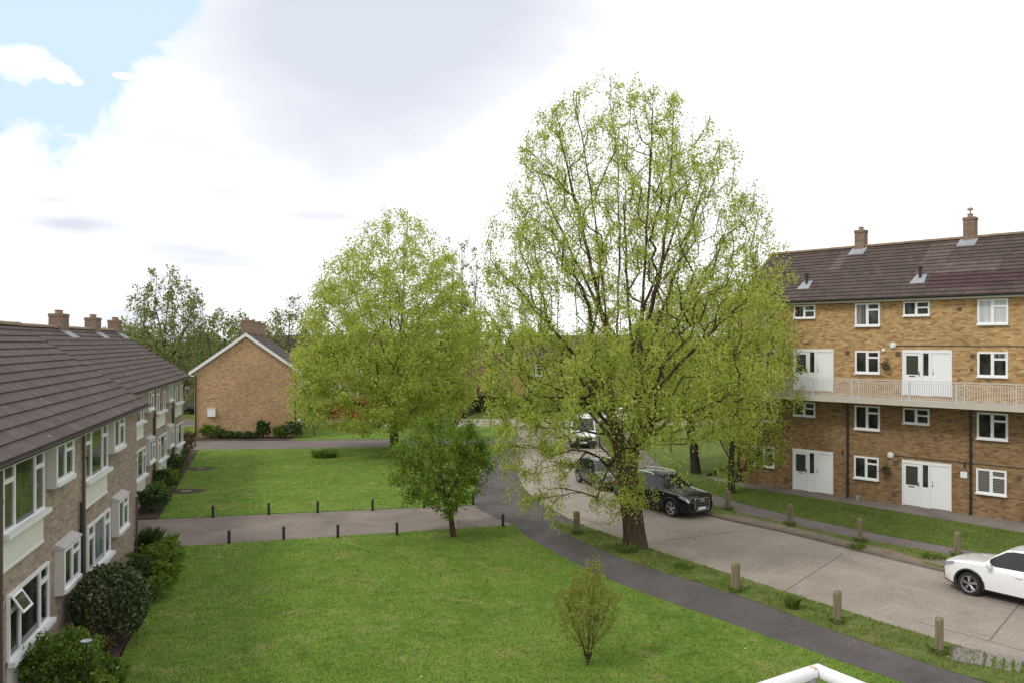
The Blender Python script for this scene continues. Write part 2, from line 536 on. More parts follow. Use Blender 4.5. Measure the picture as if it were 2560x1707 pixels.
def npmesh(name, verts, quads, mat, parent=None, smooth=False, tri=False, matidx=None):
    """fast mesh from numpy arrays; quads (n,4) or tris (n,3)"""
    me = bpy.data.meshes.new(name)
    nv, nf = len(verts), len(quads)
    k = quads.shape[1]
    me.vertices.add(nv)
    me.vertices.foreach_set("co", np.asarray(verts, dtype=np.float32).ravel())
    me.loops.add(nf * k)
    me.loops.foreach_set("vertex_index", np.asarray(quads, dtype=np.int32).ravel())
    me.polygons.add(nf)
    me.polygons.foreach_set("loop_start", np.arange(0, nf * k, k, dtype=np.int32))
    for m in (mat if isinstance(mat, (list, tuple)) else [mat]):
        me.materials.append(M[m] if isinstance(m, str) else m)
    if matidx is not None:
        me.polygons.foreach_set("material_index", np.asarray(matidx, dtype=np.int32))
    if smooth:
        me.polygons.foreach_set("use_smooth", np.ones(nf, dtype=bool))
    me.update(calc_edges=True)
    me.validate()
    o = bpy.data.objects.new(name, me)
    COL.objects.link(o)
    if parent is not None:
        o.parent = parent
    return o


# ------------------------------------------------------------------ ground, paths, road
def slab(name, pts, z1, mat, z0=-0.14, kind="structure", wobble=0.0):
    """level slab of that outline"""
    bm = bmesh.new()
    P = []
    n = len(pts)
    for i in range(n):
        a, b = Vector(pts[i]), Vector(pts[(i + 1) % n])
        L = (b - a).length
        k = max(1, int(L / 0.35)) if wobble else 1
        for j in range(k):
            q = a.lerp(b, j / k)
            if wobble:
                d = (b - a).normalized()
                q = q + Vector((-d.y, d.x)) * (random.uniform(-1, 1) * wobble)
            P.append(q)
    top = [bm.verts.new((p.x, p.y, z1)) for p in P]
    bot = [bm.verts.new((p.x, p.y, z0)) for p in P]
    f = bm.faces.new(top)
    for i in range(len(P)):
        j = (i + 1) % len(P)
        bm.faces.new((top[i], bot[i], bot[j], top[j]))
    f.normal_update()
    if f.normal.z < 0:
        bmesh.ops.reverse_faces(bm, faces=bm.faces[:])
    bmesh.ops.triangulate(bm, faces=[f])
    me = bpy.data.meshes.new(name)
    bm.to_mesh(me)
    bm.free()
    me.materials.append(M[mat])
    o = bpy.data.objects.new(name, me)
    COL.objects.link(o)
    setp(o, kind=kind)
    return o


def ribbon(name, line, w, z0, z1, mat, kind="structure", off=0.0):
    b = MB()
    pts = [Vector(p) for p in line]
    L, Rr = [], []
    for i, p in enumerate(pts):
        t = (pts[min(i + 1, len(pts) - 1)] - pts[max(i - 1, 0)]).normalized()
        n = Vector((-t.y, t.x))
        L.append(p + n * (off + w / 2))
        Rr.append(p + n * (off - w / 2))
    for i in range(len(pts) - 1):
        a, c, d, e = L[i], Rr[i], Rr[i + 1], L[i + 1]
        b.face([(*a, z1), (*c, z1), (*d, z1), (*e, z1)])
        b.face([(*a, z0), (*a, z1), (*e, z1), (*e, z0)])
        b.face([(*c, z1), (*c, z0), (*d, z0), (*d, z1)])
    o = b.build(name, mat)
    setp(o, kind=kind)
    return o


def smoothline(pts, k=5):
    P = [Vector(p) for p in pts]
    out = []
    for i in range(len(P) - 1):
        p0, p1, p2, p3 = P[max(i - 1, 0)], P[i], P[i + 1], P[min(i + 2, len(P) - 1)]
        for j in range(k):
            t = j / k
            out.append(0.5 * ((2 * p1) + (p2 - p0) * t + (2 * p0 - 5 * p1 + 4 * p2 - p3) * t * t + (3 * p1 - p0 - 3 * p2 + p3) * t ** 3))
    out.append(P[-1])
    return [tuple(q) for q in out]


ROAD_Z = -0.08
g = MB()
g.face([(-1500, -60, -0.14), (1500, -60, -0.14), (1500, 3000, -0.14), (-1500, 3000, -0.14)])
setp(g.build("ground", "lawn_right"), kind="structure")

fl = smoothline([(16.0, 9.3), (12.2, 14.2), (8.89, 18.8), (6.19, 22.5), (3.18, 26.98), (0.95, 31.9), (0.07, 35.06)])       # footpath, lawn side
fl2 = smoothline([(0.07, 35.06), (-1.78, 39.3), (-1.9, 46.0), (-1.4, 54.0), (-0.9, 62.5)])
fr = smoothline([(17.6, 10.6), (14.0, 15.0), (10.8, 18.8), (8.87, 21.8), (6.85, 25.4), (4.08, 29.4), (2.25, 33.2), (1.75, 35.5)])  # footpath, verge side
rl = smoothline([(20.0, 8.5), (15.3, 15.3), (11.1, 21.5), (9.43, 24.1), (7.51, 27.26), (5.26, 30.85), (2.9, 35.2)])       # road, left edge
rl2 = smoothline([(2.9, 35.2), (1.2, 41.1), (0.55, 45.5), (0.3, 53.0), (0.4, 60.6), (0.4, 66.0)])
kr = smoothline([(26.0, 12.0), (20.2, 20.0), (15.05, 27.6), (13.4, 30.2), (11.4, 33.6), (9.05, 36.9), (7.1, 41.2), (6.5, 46.0), (6.7, 61.0), (7.2, 77.0)])   # road, right kerb

slab("lawn", [(-6.2, 9.0), (-9.2, 18.8), (-12.62, 31.3)] + [(0.07, 35.0)] + fl[::-1][1:] + [(16.0, 9.0)], 0.02, "grass", wobble=0.025)
slab("path", [(-15.8, 30.6), (-12.62, 31.36), (0.07, 35.06), (-1.78, 39.3), (-15.5, 36.2), (-17.2, 35.8)], 0.0, "path_brown")
slab("lawn", [(-15.5, 36.26), (-1.78, 39.36)] + fl2[5:] + [(-8.1, 61.1), (-22.4, 59.2)], 0.02, "grass", wobble=0.03)
slab("path", [(-22.6, 59.3), (-8.1, 61.15), (-0.9, 62.5), (0.4, 66.0), (-8.9, 66.0), (-26.5, 64.2), (-27.5, 58.0)], 0.0, "path_grey")
slab("footpath", fl[:-1] + fl2 + [(0.4, 66.0)] + rl2[::-1] + fr[::-1], 0.004, "path")
slab("verge", fr + [(2.9, 35.2)] + rl[::-1][1:], 0.02, "verge", wobble=0.05)
slab("road", rl + rl2[1:] + [(0.4, 77.0), (-45, 76.0), (-45, 84.0), (40, 84.0), (40, 77.0)] + kr[::-1], ROAD_Z, "road", z0=-0.2)
ribbon("kerb", kr, 0.13, -0.12, 0.012, "kerb", off=0.065 - 0.13)
ribbon("kerb", rl, 0.12, -0.12, -0.055, "kerbtop", off=-0.04)
ribbon("kerb", rl2, 0.13, -0.12, 0.006, "kerbtop", off=-0.02)
p2l = smoothline([(24.5, 19.0), (19.9, 24.7), (15.9, 30.1), (13.5, 32.8), (11.6, 35.6), (9.9, 38.4), (8.2, 42.5), (7.7, 48.0), (7.9, 61.0), (8.4, 77.0)])
p2u = smoothline([(26.0, 20.2), (20.9, 26.0), (16.6, 31.2), (14.95, 33.2), (13.2, 35.8), (11.2, 39.4), (9.8, 43.5), (9.3, 49.0), (9.5, 61.0), (10.0, 77.0)])
slab("verge", [(x + 0.13, y) for x, y in kr] + p2l[::-1], 0.02, "verge", wobble=0.0)
slab("footpath", p2l + p2u[::-1], 0.0, "path_grey")
ap = [(29.0, 24.2), (20.8, 33.4), (18.9, 35.9), (16.5, 39.1), (14.2, 41.9), (11.7, 44.6)]
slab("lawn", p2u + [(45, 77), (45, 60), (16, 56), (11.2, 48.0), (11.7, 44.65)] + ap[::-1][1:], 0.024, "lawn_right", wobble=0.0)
slab("apron", ap + [(11.2, 48.0), (12.0, 47.0), (28.9, 30.0), (31.5, 26.5)], 0.006, "apron")
slab("lawn", [(-25.9, 64.4), (-8.9, 66.1), (0.3, 66.1), (0.3, 75.8), (-42, 75.8), (-40, 66)], 0.012, "grass", wobble=0.0)
# soil beds along the left block
slab("bed", [(-7.6, 9.0), (-11.4, 21.3), (-13.75, 30.4), (-15.7, 30.6), (-12.66, 31.3), (-9.24, 18.8), (-6.24, 9.0)], 0.03, "soil", wobble=0.0)
slab("bed", [(-17.0, 36.05), (-15.54, 36.3), (-22.44, 59.2), (-23.9, 58.9)], 0.03, "soil", wobble=0.0)
slab("bed", [(-27.0, 65.9), (-25.9, 64.45), (-17.6, 65.2), (-17.6, 67.8), (-25.0, 67.4)], 0.03, "soil", wobble=0.0)
# worn earth beside the kerb
slab("dirt", [(x + 0.14, y) for x, y in kr if 28.5 < y < 37.5] + [(x + 0.62 + 0.2 * math.sin(y * 2.3), y + 0.3) for x, y in kr if 28.5 < y < 37.5][::-1], 0.023, "dirt", z0=-0.05)
slab("dirt", [(9.6, 36.55), (11.85, 33.4), (13.65, 30.6), (14.4, 29.4), (14.15, 30.75), (12.95, 32.4), (11.9, 34.2), (10.3, 36.7)], 0.026, "dirt", wobble=0.12, z0=-0.05)
slab("dirt", [(14.5, 29.2), (15.4, 27.9), (16.6, 26.3), (17.0, 27.0), (15.9, 28.7), (15.0, 29.9)], 0.026, "dirt", wobble=0.1, z0=-0.05)
for a, c in ((G(2108, 1382, ROAD_Z), G(1960, 1478, ROAD_Z)), (G(2556, 1500, ROAD_Z), G(2473, 1601, ROAD_Z)), (G(1905, 1320, ROAD_Z), G(1660, 1350, ROAD_Z))):
    ribbon("road_joint", [a, c], 0.035, ROAD_Z + 0.001, ROAD_Z + 0.004, "joint")
ribbon("road_joint", [G(2301, 1555, ROAD_Z), G(2430, 1590, ROAD_Z), G(2600, 1637, ROAD_Z)], 0.025, ROAD_Z + 0.001, ROAD_Z + 0.005, "joint")

# ------------------------------------------------------------------ grass blades (uncountable)
def inside(poly, x, y):
    poly = np.array(poly)
    x0, y0 = poly[:, 0], poly[:, 1]
    x1, y1 = np.roll(x0, -1), np.roll(y0, -1)
    res = np.zeros(len(x), bool)
    for a, b, c, d in zip(x0, y0, x1, y1):
        if b == d:
            continue
        cond = ((b > y) != (d > y)) & (x < (c - a) * (y - b) / (d - b) + a)
        res ^= cond
    return res


def blades(name, poly, n, h0, h1, z, ymin=16, ymax=45, power=1.6, mat="blade", w=0.012, clump=None):
    poly = [tuple(p) for p in poly]
    xs = np.array([p[0] for p in poly])
    X = rng.uniform(xs.min(), xs.max(), n * 4)
    Y = ymin + (ymax - ymin) * rng.random(n * 4) ** power
    if clump is not None:
        f = np.sin(X * 2.1 + 1.3 * np.sin(Y * 1.7)) * np.sin(Y * 2.7 + np.sin(X * 3.1)) + rng.normal(0, 0.5, len(X))
        k = f > clump
        X, Y = X[k], Y[k]
    k = inside(poly, X, Y)
    X, Y = X[k][:n], Y[k][:n]
    m = len(X)
    a = rng.uniform(0, 2 * math.pi, m)
    h = rng.uniform(h0, h1, m)
    ww = w * rng.uniform(0.7, 1.4, m)
    lean = rng.uniform(0.1, 0.7, m) * h
    b = rng.uniform(0, 2 * math.pi, m)
    V = np.zeros((m, 3, 3))
    V[:, 0] = np.stack([X - np.cos(a) * ww, Y - np.sin(a) * ww, np.full(m, z)], 1)
    V[:, 1] = np.stack([X + np.cos(a) * ww, Y + np.sin(a) * ww, np.full(m, z)], 1)
    V[:, 2] = np.stack([X + np.cos(b) * lean, Y + np.sin(b) * lean, z + h], 1)
    o = npmesh(name, V.reshape(-1, 3), np.arange(m * 3).reshape(-1, 3), mat)
    setp(o, kind="stuff")
    return o


LAWN_A = [(-6.2, 9.0), (-9.2, 18.8), (-12.62, 31.3), (0.07, 35.0)] + fl[::-1][1:] + [(16.0, 9.0)]
blades("grass", LAWN_A, 90000, 0.02, 0.05, 0.018, 17.5, 35.5, 1.3, w=0.011)
blades("grass", [(-15.5, 36.26), (-1.78, 39.36)] + fl2[5:] + [(-8.1, 61.1), (-22.4, 59.2)], 26000, 0.02, 0.05, 0.018, 36, 62, 1.3, w=0.018)
blades("grass", fr + [(2.9, 35.2)] + rl[::-1][1:], 26000, 0.03, 0.11, 0.018, 17.5, 35.5, 1.0, w=0.012, clump=-0.2)
blades("grass", [(x + 1.0, y + 0.4) for x, y in kr] + p2l[::-1], 9000, 0.05, 0.16, 0.018, 24, 45, 1.0, w=0.016, clump=0.1)
blades("grass", p2u + ap[::-1], 16000, 0.03, 0.06, 0.022, 28, 46, 1.0, w=0.016)


def specks(name, poly, n, z, size, mat, ymin, ymax):
    poly = [tuple(p) for p in poly]
    xs = [p[0] for p in poly]
    X = rng.uniform(min(xs), max(xs), n * 6)
    Y = rng.uniform(ymin, ymax, n * 6)
    k = inside(poly, X, Y)
    X, Y = X[k][:n], Y[k][:n]
    m = len(X)
    q = rng.normal(0, size, (m, 4, 3)) * np.array([1, 1, 0.3])
    V = np.stack([X, Y, np.full(m, z)], 1)[:, None, :] + q
    o = npmesh(name, V.reshape(-1, 3), np.arange(m * 4).reshape(-1, 4), mat)
    setp(o, kind="stuff")


M["petal"] = plain("daisy_petal", (0.75, 0.74, 0.66), 0.7)
M["dandelion"] = plain("dandelion_petal", (0.75, 0.55, 0.03), 0.7)
M["leaf_litter"] = plain("dead_leaf", (0.24, 0.19, 0.11), 0.9, var=0.5, vscale=20)
specks("daisies", LAWN_A, 60, 0.06, 0.02, "petal", 17.5, 34)
specks("dandelions", fr + [(2.9, 35.2)] + rl[::-1][1:], 40, 0.08, 0.022, "dandelion", 17.5, 34)
specks("leaf_litter", fl[:-1] + fr[::-1], 260, 0.012, 0.02, "leaf_litter", 17.5, 35)
specks("leaf_litter", rl + [(x - 0.2, y) for x, y in kr[::-1]], 420, ROAD_Z + 0.008, 0.02, "leaf_litter", 18, 40)

# ------------------------------------------------------------------ vegetation
def leaves(P, size, mat, name, parent, up=0.35, aspect=0.7, droop=0.0, matidx=None):
    """one small folded face per leaf at every point of P"""
    n = len(P)
    nrm = rng.normal(0, 1, (n, 3))
    nrm[:, 2] += up
    nrm /= np.linalg.norm(nrm, axis=1)[:, None] + 1e-9
    t = rng.normal(0, 1, (n, 3))
    t[:, 2] -= droop
    t -= nrm * np.sum(t * nrm, 1)[:, None]
    t /= np.linalg.norm(t, axis=1)[:, None] + 1e-9
    s = np.cross(nrm, t)
    L = size * rng.uniform(0.6, 1.35, n)[:, None]
    W = L * aspect * 0.5
    V = np.zeros((n, 4, 3))
    V[:, 0] = P - t * L * 0.5
    V[:, 1] = P + s * W + nrm * L * 0.10
    V[:, 2] = P + t * L * 0.5
    V[:, 3] = P - s * W + nrm * L * 0.10
    return npmesh(name, V.reshape(-1, 3), np.arange(n * 4).reshape(-1, 4), mat, parent, matidx=matidx)


class Skel:
    def __init__(s):
        s.p, s.par, s.len = [], [], []

    def add(s, p, par):
        s.p.append(np.array(p, float))
        s.par.append(par)
        s.len.append(0 if par < 0 else s.len[par] + np.linalg.norm(s.p[-1] - s.p[par]))
        return len(s.p) - 1

    def stem(s, pts, start=None, step=0.5, jit=0.03):
        """a limb along these points; starts from the nearest node when start is 'near'"""
        pts = [np.array(q, float) for q in pts]
        if start is None:
            last = s.add(pts[0], -1)
        else:
            A = np.array(s.p)
            last = int(np.argmin(np.linalg.norm(A - pts[0], axis=1)))
        for a, b in zip(pts[:-1], pts[1:]):
            a = s.p[last]
            L = np.linalg.norm(b - a)
            k = max(1, int(L / step))
            for j in range(1, k + 1):
                q = a + (b - a) * j / k + (rng.normal(0, jit, 3) if j < k else 0)
                last = s.add(q, last)
        return last

    def grow(s, T, bf=0.35, step=0.45, sag=0.0, jit=0.05, upb=0.0, clear=0.0):
        T = np.array(T, float)
        n = len(T)
        alive = np.ones(n, bool)
        best = np.full(n, 1e9)
        who = np.zeros(n, int)
        n0 = len(s.p)

        def upd(i0):
            for i in range(i0, len(s.p)):
                if s.p[i][2] < clear and i < n0:
                    continue
                d = np.linalg.norm(T - s.p[i], axis=1)
                # prefer to start from below
                c = d + bf * s.len[i] + upb * np.maximum(0, s.p[i][2] - T[:, 2] + 0.2)
                m = alive & (c < best)
                best[m] = c[m]
                who[m] = i
        upd(0)
        tips = []
        for _ in range(n):
            j = int(np.argmin(np.where(alive, best, 1e9)))
            alive[j] = False
            a, b = s.p[who[j]], T[j]
            L = np.linalg.norm(b - a)
            k = max(1, int(round(L / step)))
            i0 = len(s.p)
            last = who[j]
            for q in range(1, k + 1):
                f = q / k
                pt = a + (b - a) * f
                pt = pt + np.array([0, 0, sag * L * math.sin(math.pi * f)])
                if q < k:
                    pt = pt + rng.normal(0, jit, 3)
                last = s.add(pt, last)
            tips.append(last)
            upd(i0)
        return tips

    def mesh(s, name, parent, mat, base_r, tip_r=0.008, sides=6, p=2.4, flare=1.0):
        P = np.array(s.p)
        par = np.array(s.par)
        n = len(P)
        acc = np.zeros(n)
        kids = [[] for _ in range(n)]
        r = np.zeros(n)
        for i in range(n - 1, -1, -1):
            r[i] = max(acc[i], tip_r ** p) ** (1 / p)
            if par[i] >= 0:
                acc[par[i]] += r[i] ** p
                kids[par[i]].append(i)
        e = math.log(base_r / tip_r) / max(1e-6, math.log(r[0] / tip_r))
        r = tip_r * (r / tip_r) ** e
        s.r = r
        main = [max(k, key=lambda q: r[q]) if k else -1 for k in kids]
        rr = r.copy()
        h = P[:, 2] - P[0, 2]
        fl = (h < 1.0) & (r > base_r * 0.5)
        rr[fl] *= 1 + (flare - 1) * (1 - h[fl]) ** 2
        ang = np.arange(sides) * 2 * math.pi / sides
        tang = np.zeros((n, 3))
        for i in range(n):
            q = P[main[i]] if main[i] >= 0 else P[i]
            o = P[par[i]] if par[i] >= 0 else P[i]
            d = q - o
            tang[i] = d / (np.linalg.norm(d) + 1e-9)

        def ring(c, t, rad):
            ref = np.array([1.0, 0.0, 0.0]) if abs(t[0]) < 0.9 else np.array([0, 1.0, 0])
            a = np.cross(t, ref)
            a /= np.linalg.norm(a) + 1e-9
            b = np.cross(t, a)
            return c + rad * (np.cos(ang)[:, None] * a + np.sin(ang)[:, None] * b)
        V, F = [], []
        for i in range(n):
            V.append(ring(P[i], tang[i], rr[i]))
        cnt = n
        k = np.arange(sides)
        for i in range(1, n):
            if par[i] < 0:
                continue
            pi = par[i]
            if main[pi] == i:
                b0 = pi * sides
            else:
                d = P[i] - P[pi]
                d /= np.linalg.norm(d) + 1e-9
                V.append(ring(P[pi], d, min(rr[pi], rr[i] * 1.15)))
                b0 = cnt * sides
                cnt += 1
            b1 = i * sides
            F.append(np.stack([b0 + k, b0 + (k + 1) % sides, b1 + (k + 1) % sides, b1 + k], 1))
        return npmesh(name, np.concatenate(V), np.concatenate(F), mat, parent, smooth=True)


def envelope(prof, n, shell=0.6, cx=None, flat=1.0):
    """random points inside a crown: prof = [(z, r, ox)]; more of them near the outside"""
    prof = sorted(prof)
    z = np.array([q[0] for q in prof])
    r = np.array([q[1] for q in prof])
    ox = np.array([q[2] if len(q) > 2 else 0 for q in prof])
    Z = np.linspace(z[0], z[-1], 400)
    w = np.interp(Z, z, r) ** 1.7
    c = np.cumsum(w) / w.sum()
    zz = np.interp(rng.random(n), c, Z)
    rr = np.interp(zz, z, r) * rng.random(n) ** (0.5 * shell)
    a = rng.uniform(0, 2 * math.pi, n)
    return np.stack([np.interp(zz, z, ox) + rr * np.cos(a), flat * rr * np.sin(a), zz], 1)


def tree(name, label, loc, trunk_pts, limbs, prof, n, base_r, leaf, leafsize, per, bark="bark", spread=0.3, bf=0.35, shell=0.6,
         sag=0.0, sides=6, group=None, epic=None, tip_r=0.008, droop=0.0, flare=1.25, cat="tree", upb=0.0, leafthin=None, hang=0, step=0.5, up=0.35, gaps=(), clump=0.9, clear=0.0):
    root = thing(name, label, cat, loc, 0, group)
    sk = Skel()
    sk.stem(trunk_pts, jit=0.012)
    for l in limbs:
        sk.stem(l, start="near", jit=0.02)
    nst = len(sk.p)
    T = envelope(prof, n, shell)
    for (gx, gz, rx, rz, pr) in gaps:
        ins = ((T[:, 0] - gx) / rx) ** 2 + ((T[:, 2] - gz) / rz) ** 2 < 1
        T = T[~(ins & (rng.random(len(T)) < pr))]
    tips = sk.grow(T, bf=bf, sag=sag, step=step, upb=upb, clear=clear)
    if hang:
        # pendulous shoots
        for t in list(tips):
            if rng.random() < 0.6:
                a = sk.p[t]
                L = rng.uniform(0.4, 1.0) * hang
                k = max(2, int(L / 0.5))
                last = t
                dx = rng.normal(0, 0.12, 2)
                for j in range(1, k + 1):
                    f = j / k
                    q = a + np.array([dx[0] * f * L, dx[1] * f * L, -L * f])
                    if q[2] < 1.0:
                        break
                    last = sk.add(q, last)
    sk.mesh("trunk", root, bark, base_r, tip_r, sides, flare=flare)
    P = np.array(sk.p)
    par = np.array(sk.par)
    cand = np.where((sk.r < max(tip_r * 3.0, 0.03)) & (np.arange(len(P)) >= nst))[0]
    pts = []
    prob = np.ones(len(cand))
    if leafthin is not None:
        prob = np.interp(P[cand][:, 2], leafthin[0], leafthin[1])
    for (gx, gz, rx, rz, pr) in gaps:
        ins = ((P[cand][:, 0] - gx) / rx) ** 2 + ((P[cand][:, 2] - gz) / rz) ** 2 < 1
        prob = np.where(ins, prob * (1 - pr), prob)
    # shoots differ in how far their leaves have come: some nearly bare, some full
    lum = np.exp(rng.normal(0, clump, len(cand)) - clump ** 2 / 2)
    ph = P[cand] @ np.array([[0.9, 0.35, 0.2], [0.1, 0.8, 0.6], [0.5, -0.3, 1.0]])
    lum *= 0.75 + 0.5 * (np.sin(ph[:, 0] * 1.7) * np.sin(ph[:, 1] * 1.9 + 1) * np.sin(ph[:, 2] * 1.6 + 2) > -0.05)
    cnt = np.floor(per * prob * lum + rng.random(len(cand))).astype(int)
    idx = np.repeat(cand, cnt)
    f = rng.random(len(idx))[:, None]
    a, b = P[par[idx]], P[idx]
    Q = a + (b - a) * f + rng.normal(0, spread, (len(idx), 3)) * np.array([1, 1, 0.8])
    pts.append(Q)
    if epic:
        z0, z1, ne, sp = epic
        c2 = np.where((np.arange(len(P)) < nst) & (P[:, 2] > z0) & (P[:, 2] < z1) & (np.abs(P[:, 0]) < 1.3))[0]
        if len(c2):
            i2 = rng.choice(c2, ne)
            pts.append(P[i2] + rng.normal(0, sp, (ne, 3)))
    Q = np.concatenate(pts)
    Q = Q[Q[:, 2] > 0.25]
    leaves(Q, leafsize, leaf, "crown", root, droop=droop, up=up)
    return root


# the big lime between footpath and road
tree("lime_tree", "tallest lime tree in pale spring leaf on the roadside verge", (4.64, 31.2, 0),
     [(0, 0, 0), (-0.1, 0, 1.2), (-0.3, 0, 2.6), (-0.42, 0.05, 3.3)],
     [[(-0.42, 0, 3.3), (-0.85, 0.1, 4.8), (-1.0, 0.15, 7.0), (-1.15, 0.2, 9.5), (-1.5, 0.2, 12.5), (-1.9, 0.2, 15.0), (-2.3, 0.2, 16.9)],
      [(-0.30, 0, 2.8), (0.08, 0.1, 4.4), (0.18, 0.15, 7.0), (0.32, 0.0, 10.0), (0.48, -0.3, 13.5), (0.62, -0.4, 17.4)],
      [(-0.9, 0.1, 5.6), (-0.62, 0.5, 8.0), (-0.5, 0.6, 11.0), (-0.55, 0.6, 14.0), (-0.8, 0.6, 17.2)],
      [(-1.0, 0.15, 7.4), (-1.55, -0.3, 10.0), (-2.2, -0.6, 12.6), (-2.9, -0.8, 15.2)],
      [(-1.1, 0.2, 8.6), (-2.2, 0.5, 10.8), (-3.2, 0.8, 13.0), (-3.6, 0.8, 14.4)],
      [(0.16, 0.15, 6.2), (-0.15, 0.7, 9.0), (-0.3, 0.7, 12.0), (-0.25, 0.5, 14.5), (-0.1, 0.2, 17.1)],
      [(0.22, 0.1, 7.4), (0.8, -0.5, 10.0), (1.15, -0.8, 13.0), (1.3, -0.9, 16.6)],
      [(0.3, 0.0, 8.8), (1.3, 0.4, 11.2), (2.1, 0.6, 13.6), (2.4, 0.6, 15.4)],
      [(0.2, 0.15, 6.6), (1.3, 1.0, 9.2), (2.2, 1.4, 11.6), (3.0, 1.5, 14.0)],
      [(0.25, 0.2, 6.0), (1.5, 0.8, 8.0), (3.2, 1.2, 10.5), (4.0, 1.2, 13.0)],
      [(0.2, 0.1, 5.0), (1.6, -0.6, 7.0), (3.6, -1.0, 9.0), (5.2, -1.0, 10.6)],
      [(-1.0, 0.1, 5.5), (-2.6, -0.6, 7.6), (-4.2, -1.0, 9.4), (-5.2, -1.0, 10.4)],
      [(-0.9, 0.1, 4.6), (-2.2, 0.8, 6.6), (-4.0, 1.0, 7.9), (-5.6, 1.2, 8.0)],
      [(-0.8, 0, 4.4), (-2.0, -1.2, 5.7), (-3.8, -1.8, 5.8), (-5.2, -2.0, 4.6), (-5.7, -2.0, 3.2)],
      [(-0.7, 0, 4.0), (-1.8, 0.6, 5.2), (-3.3, 1.2, 5.0), (-4.6, 1.4, 3.7), (-5.0, 1.5, 2.3)],
      [(0.0, 0, 4.0), (1.6, -0.9, 5.2), (3.4, -1.6, 5.6), (4.9, -1.8, 4.7), (5.4, -1.8, 3.6)],
      [(0.0, 0, 3.8), (1.0, 1.4, 5.0), (1.8, 3.2, 5.4), (2.2, 4.6, 4.6)],
      [(-0.2, 0, 3.5), (0.2, -1.8, 4.5), (0.6, -3.4, 4.4), (0.8, -4.3, 3.3)],
      [(-0.8, 0, 4.3), (-1.2, 1.9, 5.6), (-1.5, 3.8, 6.0), (-1.6, 5.0, 5.2)]],
     [(1.0, 1.2, -1.6), (1.8, 2.4, -2.2), (2.8, 3.4, -2.0), (4.0, 4.4, -1.0), (5.2, 5.4, -0.3), (7.0, 5.9, 0), (9.0, 5.85, -0.1), (11.1, 5.65, -0.2), (12.2, 5.5, -0.15), (14.0, 4.5, -0.25),
      (15.2, 4.0, -0.4), (16.2, 3.2, -0.6), (17.3, 1.7, -0.95), (17.8, 0.8, -1.0)],
     3000, 0.40, "lime", 0.088, 17.0, gaps=((-1.7, 3.9, 1.15, 1.5, 0.85), (1.8, 3.3, 1.7, 1.2, 0.85), (-3.2, 2.4, 1.6, 0.7, 0.5), (-2.15, 1.2, 0.55, 0.9, 0.95), (0.2, 9.5, 0.6, 1.6, 0.6), (2.4, 8.0, 0.8, 0.8, 0.6), (-2.4, 9.0, 0.8, 0.7, 0.6)), spread=0.12, bf=0.42, shell=0.75, sides=8, epic=(1.2, 7.0, 4200, 0.2), tip_r=0.006, droop=0.6, flare=1.25,
     upb=0.45, clear=3.6, leafthin=([0, 5, 8, 11, 18], [1.0, 1.95, 1.35, 0.78, 0.72]), hang=0.8)

tree("lime_tree", "rounded lime tree in pale leaf on the lawn between the two cross paths", (-8.2, 57.6, 0),
     [(0, 0, 0), (0, 0, 1.6), (-0.1, 0, 3.0)],
     [[(-0.1, 0, 3.0), (-1.0, 0, 4.4), (-1.4, 0.2, 8), (-2.3, 0.2, 13)], [(-0.1, 0, 3.0), (0.4, 0.2, 5.0), (0.5, 0, 9), (0.9, 0, 16.0)],
      [(0.2, 0, 5.0), (-0.3, 0.4, 9), (-0.5, 0.4, 15.6)], [(0.4, 0, 5.0), (1.8, -0.4, 9), (3.2, -0.6, 13)], [(-0.5, 0, 4.5), (-2.6, -0.8, 7.4), (-4.6, -1.0, 9.5)],
      [(0.3, 0, 4.6), (2.6, 0.8, 7.0), (4.6, 1, 9.0)], [(-0.6, 0, 3.8), (-3.0, -1, 5.4), (-5.4, -1.4, 5.0), (-6.4, -1.4, 3.8)], [(0.2, 0, 4), (2.6, -1.4, 5.4), (4.8, -2, 4.9)],
      [(0, 0, 4), (0.2, -2.6, 5.6), (0.2, -5, 5.4)], [(-1.2, 0.1, 6), (-2.4, 0.4, 10), (-3.6, 0.6, 13.4)]],
     [(1.6, 4.0, -1.0), (2.6, 6.2, -0.8), (5.0, 6.9, -0.5), (7.5, 6.7, -0.3), (10.0, 6.2, -0.2), (12.5, 5.0, -0.2), (14.5, 3.6, 0.0), (16.0, 2.2, 0.2), (17.0, 0.9, 0.2)],
     2300, 0.30, "lime", 0.155, 28, clump=0.75, gaps=((-4.2, 2.9, 1.9, 0.8, 0.7),), spread=0.24, bf=0.33, shell=0.7, epic=(1.2, 6.0, 1300, 0.3), tip_r=0.009, droop=0.5, upb=0.2, clear=2.6,
     leafthin=([0, 6, 11, 17], [1.3, 1.3, 0.95, 0.62]))

